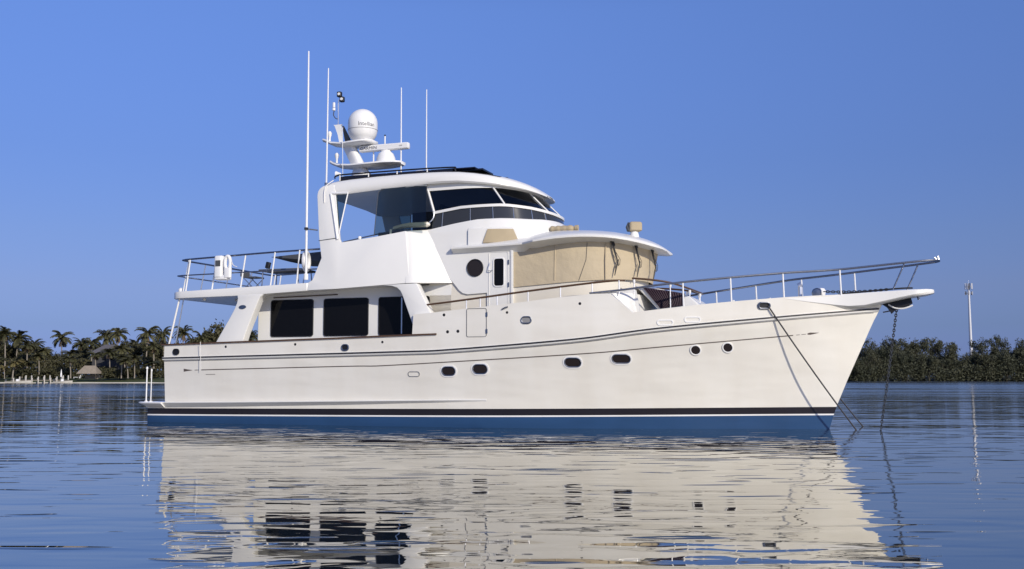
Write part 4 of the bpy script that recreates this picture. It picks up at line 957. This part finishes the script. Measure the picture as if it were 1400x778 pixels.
def palm_parts(rng, h, fl=2.9, nf=22, lean=.6, mleaf=None):
    a = rng.uniform(0, 6.28); lx, ly = cos(a)*lean, sin(a)*lean*.4
    path = [(lx*(k/8)**2, ly*(k/8)**2, h*k/8) for k in range(9)]
    tr = MB().tube(path, [.21]+[.16-.006*k for k in range(7)]+[.11], 7)
    top = Vector(path[-1]); cr = MB(); dd = MB()
    for i in range(nf+4):
        dead = i >= nf
        az = i*2.399+rng.uniform(-.25, .25); e = R(rng.uniform(55, 82)) if i % 4 == 0 else R(rng.uniform(-5, 55))
        if dead: e = R(rng.uniform(-75, -55))
        L_ = fl*rng.uniform(.82, 1.08)*(.6 if dead else 1); n = 14; p = top.copy()+Vector((0, 0, .05)); d = e; pts = [p.copy()]; dirs = []
        for k in range(n):
            dv = Vector((cos(az)*cos(d), sin(az)*cos(d), sin(d))); dirs.append(dv); p = p+dv*(L_/n); pts.append(p.copy())
            d -= R(rng.uniform(5.5, 8.5))*(1.2 if k > 6 else .8) if not dead else R(1)
        tgt = dd if dead else cr
        for k in range(1, n+1):
            dv = dirs[k-1]; side = dv.cross(Vector((0, 0, 1)));
            if side.length < .05: side = Vector((-sin(az), cos(az), 0))
            side.normalize(); ll = .78*sin(pi*min(.97, (k+1.2)/(n+2.2)))**.7*rng.uniform(.85, 1.1)*(fl/2.9)
            wv = dv*(L_/n*.55)
            for sg in (-1, 1):
                for q in (0, .33, .66):
                    o = pts[k]-dv*(L_/n*q); tip = o+side*sg*ll*.72+dv*ll*.45-Vector((0, 0, ll*rng.uniform(.25, .6)))
                    tgt.add([o-wv*.55, o+wv*.55, tip], [(0, 1, 2)])
        tgt.tube([pts[0], pts[n//2], pts[n]], [.035, .02, .006], 3)
    return tr, cr, dd
def shadeless(o): return o
PALMS = []
def make_palm(seed, h, fl, nf, lean, ml):
    rng = random.Random(seed); tr, cr, dd = palm_parts(rng, h, fl, nf, lean)
    root = empty('coconut_palm')
    tr.build('trunk', M_bark, root); cr.build('crown', ml, root, smooth=0, recalc=False); dd.build('dead_fronds', M_dead, root, smooth=0, recalc=False)
    return root
def u2x(u, D): return (u-700)/1400*D
def v2z(v, D): return CAM_H+(515.5-v)/1400*D
protos = [make_palm(11, 9.0, 3.2, 34, .9, M_palm), make_palm(12, 9.0, 2.9, 30, .5, M_palm), make_palm(13, 9.0, 3.4, 36, 1.3, M_palm), make_palm(14, 9.0, 3.0, 32, .3, M_palm)]
yprotos = [make_palm(21, 5.0, 2.6, 16, .7, M_palmy)]
used = {}
ORD = ['leftmost', 'second', 'third', 'fourth', 'fifth', 'sixth', 'seventh', 'eighth', 'ninth', 'tenth', 'eleventh', 'twelfth', 'thirteenth', 'fourteenth', 'fifteenth', 'sixteenth', 'seventeenth', 'eighteenth', 'nineteenth', 'twentieth',
       'twenty-first', 'twenty-second', 'twenty-third', 'twenty-fourth', 'twenty-fifth', 'twenty-sixth', 'twenty-seventh', 'twenty-eighth', 'twenty-ninth', 'thirtieth']
def put(proto, x, y, z, s, rz, label, cat, group=None, sz=None):
    if proto.name in used: o = copy_tree(proto)
    else: o = proto; used[proto.name] = 1
    o.location = (x, y, z); o.rotation_euler = (0, 0, rz); o.scale = (s, s, sz if sz else s)
    tag(o, label, cat, group); return o
# tall palms: (u, v of the crown centre, distance)
tall = [(-6, 462, 232), (9, 457, 226), (23, 463, 240), (39, 473, 234), (52, 472, 246), (64, 480, 238), (86, 463, 252), (98, 484, 228), (113, 471, 250), (127, 470, 244), (145, 461, 248), (162, 458, 238),
        (173, 478, 230), (186, 472, 252), (201, 458, 240), (212, 474, 232), (226, 458, 246), (250, 456, 236), (266, 470, 250), (277, 462, 240), (319, 464, 244), (343, 461, 238)]
for i, (u, v, D) in enumerate(tall):
    z1 = v2z(v, D); pr = protos[i % 4]; hh = z1-1.25
    put(pr, u2x(u, D), D, 1.2, .95, random.uniform(0, 6.28), 'tall dark coconut palm on the left shore, %s%s' % (ORD[i] if i else 'partly cut off by the photo edge', ' from the left' if i else ''), 'palm tree', 'tall palms on the left shore', sz=hh/9.0)
front = [(133, 486, 226), (152, 483, 227), (2, 492, 219), (33, 497, 222), (56, 487, 221), (99, 491, 220), (168, 489, 219), (177, 494, 217), (186, 490, 222), (208, 497, 221)]
fo_ = ['lower palm standing in front of the left half of the grey-roofed house', 'lower palm standing in front of the right half of the grey-roofed house', 'pale-trunked lower palm at the left edge of the photo', 'lower palm just right of the yellowish palm near the left edge', 'lower palm with a pale trunk behind the white dock', 'lower palm with a pale trunk left of the thatched hut',
       'lower palm with two trunks close by, first right of the grey-roofed house', 'leaning lower palm, second right of the grey-roofed house', 'lower palm, third right of the grey-roofed house', 'lower palm nearest the yacht stern on the lawn']
for i, (u, v, D) in enumerate(front):
    z1 = v2z(v, D); put(protos[(i+1) % 4], u2x(u, D), D, 1.0, .78, random.uniform(0, 6.28), fo_[i], 'palm tree', 'lower palms on the shore lawn', sz=(z1-1.0)/9.0)
put(yprotos[0], u2x(20, 217), 217, .9, .95, .5, 'short yellowish palm in front of the dark palms near the left edge', 'palm tree', sz=(v2z(497, 217)-.9)/5)
put(yprotos[0], u2x(9, 216), 216, .9, .6, 2.5, 'smallest yellowish palm, at the far left above the white seawall', 'palm tree', sz=(v2z(503, 216)-.9)/5)

def foliage(rng, rx, ry, rz_, n, leaf=.34, lumps=9, bottom=-.75):
    """leaf cards scattered round a cluster of lumps"""
    cs = []
    for i in range(lumps):
        a = rng.uniform(0, 6.28); e = rng.uniform(bottom, 1); r = rng.uniform(.30, .78)
        cs.append((Vector((cos(a)*r*rx*sqrt(max(.1, 1-e*e*.6)), sin(a)*r*ry*sqrt(max(.1, 1-e*e*.6)), e*rz_*.68)), rng.uniform(.22, .52)))
    P = []; nr = np.random.RandomState(rng.randint(0, 99999)); vs, fs = [], []
    for i in range(n):
        c, q = cs[rng.randrange(len(cs))]
        d = nr.normal(size=3); d /= np.linalg.norm(d); r = q*(rng.random()**.33)
        r = q*rng.random()**.45*(1.35 if i % 9 == 0 else 1); p = np.array(c)+d*r*np.array([rx, ry, rz_])
        u = nr.normal(size=3); u /= np.linalg.norm(u); w_ = np.cross(u, nr.normal(size=3)); w_ /= np.linalg.norm(w_)
        s_ = leaf*rng.uniform(.6, 1.4); k = len(vs)
        vs += [p-u*s_-w_*s_*.2, p-u*s_*.1+w_*s_*.55, p+u*s_+w_*s_*.1, p-u*s_*.1-w_*s_*.5]; fs.append((k, k+1, k+2, k+3))
    return MB().add(vs, fs)
def make_tree(seed, name, h, rx, n, m, leaf, bottom=-.75, lumps=10, trunk=True, crown_z=.62, rzf=.42):
    rng = random.Random(seed); root = empty(name)
    if trunk:
        g = MB(); g.tube([(0, 0, -.3), (.1, 0, h*.3), (.0, .1, h*.55), (.1, 0, h*.8)], [.28, .22, .15, .05], 7)
        for k in range(7):
            a = k*2.4; b0 = h*(.25+.06*k); g.tube([(.05, 0, b0), (cos(a)*rx*.35, sin(a)*rx*.35, b0+h*.14), (cos(a)*rx*.75, sin(a)*rx*.75, b0+h*.22)], [.1, .07, .025], 5)
        g.build('trunk', M_bark2, root)
    f = foliage(rng, rx, rx*.9, h*rzf, n, leaf, lumps, bottom)
    f.v = [(x, y, z+h*crown_z) for x, y, z in map(tuple, f.v)]
    f.build('crown', m, root, smooth=0, recalc=False); return root
bl = [make_tree(s, 'broadleaf_tree', 8, 3.6, 2600, M_leaf, .30) for s in (31, 32, 33)]
bush = [make_tree(s, 'shrub', 3, 2.4, 1100, M_leaf, .22, trunk=False, crown_z=.42, rzf=.5, lumps=7) for s in (41, 42)]
mg = [make_tree(s, 'mangrove_tree', 10, 4.2, 6500, M_mang, .22, bottom=-1, lumps=13, crown_z=.5, rzf=.52) for s in (51, 52, 53, 54)]
mt = [make_tree(s, 'mangrove_tree', 10, 3.4, 700, M_mang, .20, bottom=-.4, lumps=11, crown_z=.82, rzf=.20) for s in (61, 62)]
# broadleaf trees behind and between the palms of the left shore
bt = [(-14, 476, 246), (4, 470, 250), (17, 468, 244), (34, 474, 242), (47, 474, 250), (62, 478, 254), (76, 485, 248), (92, 484, 244), (108, 478, 256), (121, 475, 250), (136, 470, 262), (152, 470, 254), (170, 468, 250), (184, 471, 248),
      (199, 468, 256), (214, 469, 250), (229, 468, 250), (244, 469, 256), (258, 468, 252), (272, 463, 246), (286, 452, 244), (297, 446, 242), (308, 452, 248), (322, 466, 250), (336, 468, 248), (350, 466, 250)]
for i, (u, v, D) in enumerate(bt):
    h = v2z(v, D)-1.2
    lab = 'leafy dark tree among the palms, %s from the left on the left shore' % ORD[i] if i else 'leafy dark tree cut by the left photo edge'
    if i == 21: lab = 'tallest round-topped leafy tree, just left of the slanting wing support at the stern'
    put(bl[i % 3], u2x(u, D), D, 1.2, max(.75, h/9.5), random.uniform(0, 6.28), lab, 'tree', 'leafy trees behind the palms', sz=h/8.0)
bs = [(-4, 505, 221), (8, 503, 223), (26, 503, 222), (34, 505, 224), (46, 503, 223), (54, 505, 221), (66, 501, 224), (76, 503, 223), (88, 503, 224), (104, 504, 223), (145, 504, 219), (152, 503, 220), (160, 504, 221), (172, 503, 224),
      (183, 502, 225), (192, 503, 224), (203, 503, 225), (213, 504, 224)]
for i, (u, v, D) in enumerate(bs):
    put(bush[i % 2], u2x(u, D), D, .95, 1.0, random.uniform(0, 6.28), 'low dark shrub at the foot of the palms, %s from the left' % ORD[i] if i else 'low dark shrub at the left photo edge', 'shrub', 'shrubs on the left shore', sz=(v2z(v-3, D)-.9)/2.8)
for i in range(12):     # same wood carries on behind the yacht
    D = 246+random.uniform(-6, 8); u = 366+i*20
    put(protos[i % 4] if i % 3 == 0 else bl[i % 3], u2x(u, D), D, 1.2, .95, random.uniform(0, 6.28), 'tree of the left shore hidden behind the white yacht', 'tree', 'trees hidden behind the yacht')

# right shore: a wall of mangroves
k = 0
mu = list(range(1150, 1418, 15))
vt = {1150: 466}
tops = [(1150, 468), (1165, 468), (1180, 466), (1200, 464), (1215, 466), (1235, 463), (1255, 470), (1270, 464), (1285, 468), (1300, 470), (1320, 472), (1335, 470), (1352, 463), (1365, 462), (1380, 468), (1400, 465), (1420, 462)]
for row, (D0, f_) in enumerate(((306, .80), (314, 1.0))):
    for i, u in enumerate(mu):
        D = D0+random.uniform(-2, 2); u_ = u+row*7+random.uniform(-3, 3); h = (v2z(itp(u_, tops)+random.uniform(-7, 10), D)-.3)*f_*random.uniform(.84, 1.02)
        nm = 'front' if row == 0 else 'back'
        put(mg[random.randrange(4)], u2x(u_, D), D, .05, random.uniform(.72, 1.15), random.uniform(0, 6.28),
            ('dense olive mangrove in the waterside row right of the bow, %s from the left' if row == 0 else 'taller mangrove in the back row right of the bow, %s from the left') % ORD[i], 'mangrove', 'mangroves of the %s row' % nm, sz=h/10.3)
for i, (u, v, D) in enumerate([(1214, 459, 316), (1236, 460, 315), (1278, 461, 315), (1282, 463, 318), (1361, 457, 316), (1331, 463, 317), (1395, 462, 316), (1225, 462, 314), (1250, 465, 315), (1297, 466, 316), (1345, 461, 315), (1372, 459, 316), (1188, 462, 315), (1172, 465, 314)]):
    h = v2z(v, D)-.2; put(mt[i % 2], u2x(u, D), D, .05, .8, i*1.3, 'thin mangrove crown sticking up above the right-hand thicket, %s from the left' % ORD[i], 'mangrove', 'crowns above the mangrove thicket', sz=h/10.4)
for i in range(10):
    u = 1435+i*18 if i < 7 else 1135-(i-7)*18; D = 310+random.uniform(-3, 3)
    put(mg[i % 4], u2x(u, D), D, .05, 1.0, i, 'mangrove of the right shore outside the photo or behind the bow', 'mangrove', 'mangroves out of view')
# dark understory that closes the gaps: one uncountable mass per shore
def thicket(name, x0, x1, y, h, m, n, seed, z0=0.):
    rng = np.random.RandomState(seed); vs, fs = [], []
    for i in range(n):
        x = rng.uniform(x0, x1); hh = h*(.75+.25*sin(x*.35)*sin(x*.13+1)); p = np.array([x, y+rng.uniform(0, 5), z0+rng.uniform(0, 1)**.8*hh])
        u = rng.normal(size=3); u /= np.linalg.norm(u); w_ = np.cross(u, rng.normal(size=3)); w_ /= np.linalg.norm(w_); s_ = rng.uniform(.14, .34); k = len(vs)
        vs += [p-u*s_, p+w_*s_*.6, p+u*s_, p-w_*s_*.6]; fs.append((k, k+1, k+2, k+3))
    o = MB().add(vs, fs).build(name, m, smooth=0, recalc=False); return tag(o, kind='stuff')
tag(thicket('mangrove_understory', 85, 210, 302, 6.5, M_mang, 22000, 5), 'olive mangrove undergrowth along the right waterline', 'undergrowth')
tag(thicket('palm_understory', -150, 10, 236, 5.5, M_leaf, 45000, 6, 1.1), 'dark tangled undergrowth behind the palms of the left shore', 'undergrowth')

# ---- seawall, lawn edge, dock, house, hut
def wallpts(x): return 212+4*sin(x*.05)*(1 if x > -60 else 0)+max(0, (x+60))*.18
rr = [[(x, wallpts(x)-.35, -.4), (x, wallpts(x)-.35, .17+.05*sin(x*.9)), (x, wallpts(x)+.25, .20+.05*sin(x*.9)), (x, wallpts(x)+.25, -.1)] for x in np.arange(-160, 60, 4)]
tag(MB().grid(rr, closed=True, capends=True).build('seawall', M_conc, smooth=0), 'long low pale seawall along the edge of the left shore', 'seawall')
D = 210.
t = tag(empty('dock', (u2x(66, D), 209, 0)), 'low wooden dock with pale pilings in front of the left palms', 'dock')
MB().box(-6.2, 4.6, -1.2, 1.2, .55, .70).build('deck_boards', M_wood, t, smooth=0)
for i in range(9):
    x = -5.6+i*1.25; hgt = 1.1+.5*((i*7) % 3)/2
    for yy in (-1.25, 1.2): MB().tube([(x, yy, -.5), (x, yy, hgt)], .13, 8).build('piling', M_conc, t)
def skiff(x, y, lab, L_=4.2, rz=0):
    t = tag(empty('skiff', (x, y, 0), rz), lab, 'boat', 'small boats at the dock')
    rows = []
    for q in np.linspace(0, 1, 9):
        w_ = .8*(1-max(0, (q-.45)/.55)**2.2)+.01; xx = -L_/2+L_*q; sh = .38+.2*q*q
        rows.append([(xx, -w_, sh), (xx, -w_*.8, .05), (xx, 0, -.15), (xx, w_*.8, .05), (xx, w_, sh), (xx, w_*.85, sh-.04), (xx, 0, .25), (xx, -w_*.85, sh-.04)])
    MB().grid(rows, closed=True, capends=True).build('boat_hull', M_conc, t, smooth=40)
    g = MB(); g.box(-.5, .0, -.25, .25, .2, .85, b=.08); g.build('console', M_plastic, t, smooth=40)
    g = MB(); g.box(-L_/2-.3, -L_/2+.02, -.15, .15, .2, .8, b=.06); g.build('outboard_motor', M_dgrey, t, smooth=40)
skiff(u2x(32, 208), 207, 'white open skiff moored left of the wooden dock', 5.0)
skiff(u2x(92, 208), 207.2, 'small white boat moored at the right end of the dock', 3.6)
t = tag(empty('sun_umbrella', (u2x(86, 214), 214, .6)), 'closed white sun umbrella standing above the dock', 'umbrella')
MB().tube([(0, 0, 0), (0, 0, 2.3)], .03, 6).build('pole', M_steel, t); MB().tube([(0, 0, .7), (0, 0, 1.2), (0, 0, 2.3)], [.16, .19, .03], 8).build('canopy', M_plastic, t)
t = tag(empty('lounge_chair', (u2x(108, 216), 216, .9)), 'white lounge chair on the lawn left of the thatched hut', 'lounger')
MB().box(-.7, .5, -.3, .3, .30, .38).build('seat', M_plastic, t, smooth=0); MB().box(.45, .55, -.3, .3, .3, 1.0, M=Matrix.Translation((0, 0, 0)) @ Matrix.Rotation(R(20), 4, 'Y')).build('backrest', M_plastic, t, smooth=0)
for sx in (-.6, .4):
    for sy in (-.25, .25): MB().tube([(sx, sy, 0), (sx, sy, .32)], .03, 6).build('leg', M_plastic, t)
t = tag(empty('thatched_hut', (u2x(125, 217), 217, .85)), 'open thatched hut with a straw-coloured hip roof on the left shore', 'hut')
zt = v2z(500, 217)-.85; ze = v2z(511, 217)-.85
MB().add([(-2.2, -1.7, ze), (2.2, -1.7, ze), (2.2, 1.7, ze), (-2.2, 1.7, ze), (-1.2, 0, zt), (1.2, 0, zt)], [(0, 1, 5, 4), (1, 2, 5), (2, 3, 4, 5), (3, 0, 4), (3, 2, 1, 0)]).build('thatch_roof', M_thatch, t, smooth=0)
for sx in (-1.8, 1.8):
    for sy in (-1.3, 1.3): MB().tube([(sx, sy, 0), (sx, sy, ze+.05)], .09, 7).build('post', M_bark2, t)
MB().box(-1.4, 1.4, .9, 1.1, 0, ze*.85).build('counter', M_wood, t, smooth=0)
D = 233.; t = tag(empty('house', (u2x(146, D), D, 1.1)), 'two-storey house with a grey hip roof half hidden by palms on the left shore', 'house')
z1 = v2z(483, D)-1.1; z2 = v2z(471, D)-1.1
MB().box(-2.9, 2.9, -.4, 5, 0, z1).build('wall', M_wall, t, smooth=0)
MB().add([(-3.5, -1, z1), (3.4, -1, z1), (3.4, 5.5, z1), (-3.5, 5.5, z1), (-1.2, 2.2, z2), (1.2, 2.2, z2)], [(0, 1, 5, 4), (1, 2, 5), (2, 3, 4, 5), (3, 0, 4), (3, 2, 1, 0)]).build('roof', M_roof, t, smooth=0)
for x, z, w_ in ((-1.9, z1-1.6, .8), (-.2, z1-1.6, .9), (1.6, z1-1.6, .9), (-1.6, .9, 1.2), (1.1, .9, 1.6)):
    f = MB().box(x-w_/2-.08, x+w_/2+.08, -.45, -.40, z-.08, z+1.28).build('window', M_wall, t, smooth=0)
    MB().box(x-w_/2, x+w_/2, -.47, -.452, z, z+1.2).build('pane', M_glass, f, smooth=0)
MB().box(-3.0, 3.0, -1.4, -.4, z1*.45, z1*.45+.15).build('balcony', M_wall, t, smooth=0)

# ---- cell tower far behind the mangroves
D = 440.; zt = v2z(388, D); t = tag(empty('cell_tower', (u2x(1326.6, D), D, .5)), 'tall white cell tower standing above the mangroves at the right', 'tower')
M_tow = mat('tower_paint', (.62, .63, .66), .5, .2)
MB().tube([(0, 0, 0), (0, 0, zt*.5), (0, 0, zt-.6)], [.75, .60, .38], 14).build('pole', M_tow, t, smooth=40)
for h_, nn in ((zt-1.6, 9), (zt-4.6, 6)):
    g = MB(); g.tube([(1.35*cos(2*pi*k/12), 1.35*sin(2*pi*k/12), h_) for k in range(12)], .07, 5, closed=True)
    for k in range(3): a = 2*pi*k/3; g.tube([(0, 0, h_), (1.35*cos(a), 1.35*sin(a), h_)], .07, 5)
    pf = g.build('antenna_frame', M_tow, t)
    for k in range(nn):
        a = 2*pi*k/nn+.3; M_ = Matrix.Translation((1.5*cos(a), 1.5*sin(a), h_)) @ Matrix.Rotation(a, 4, 'Z')
        hh = .75 if nn == 6 else 1.25
        MB().box(-.10, .12, -.22, .22, -hh, hh, M=M_).build('panel_antenna', M_tow if k % 3 else M_dgrey, pf, smooth=0)
MB().tube([(0, 0, zt-.6), (0, 0, zt+1.0)], .05, 5).build('lightning_rod', M_steel, t)
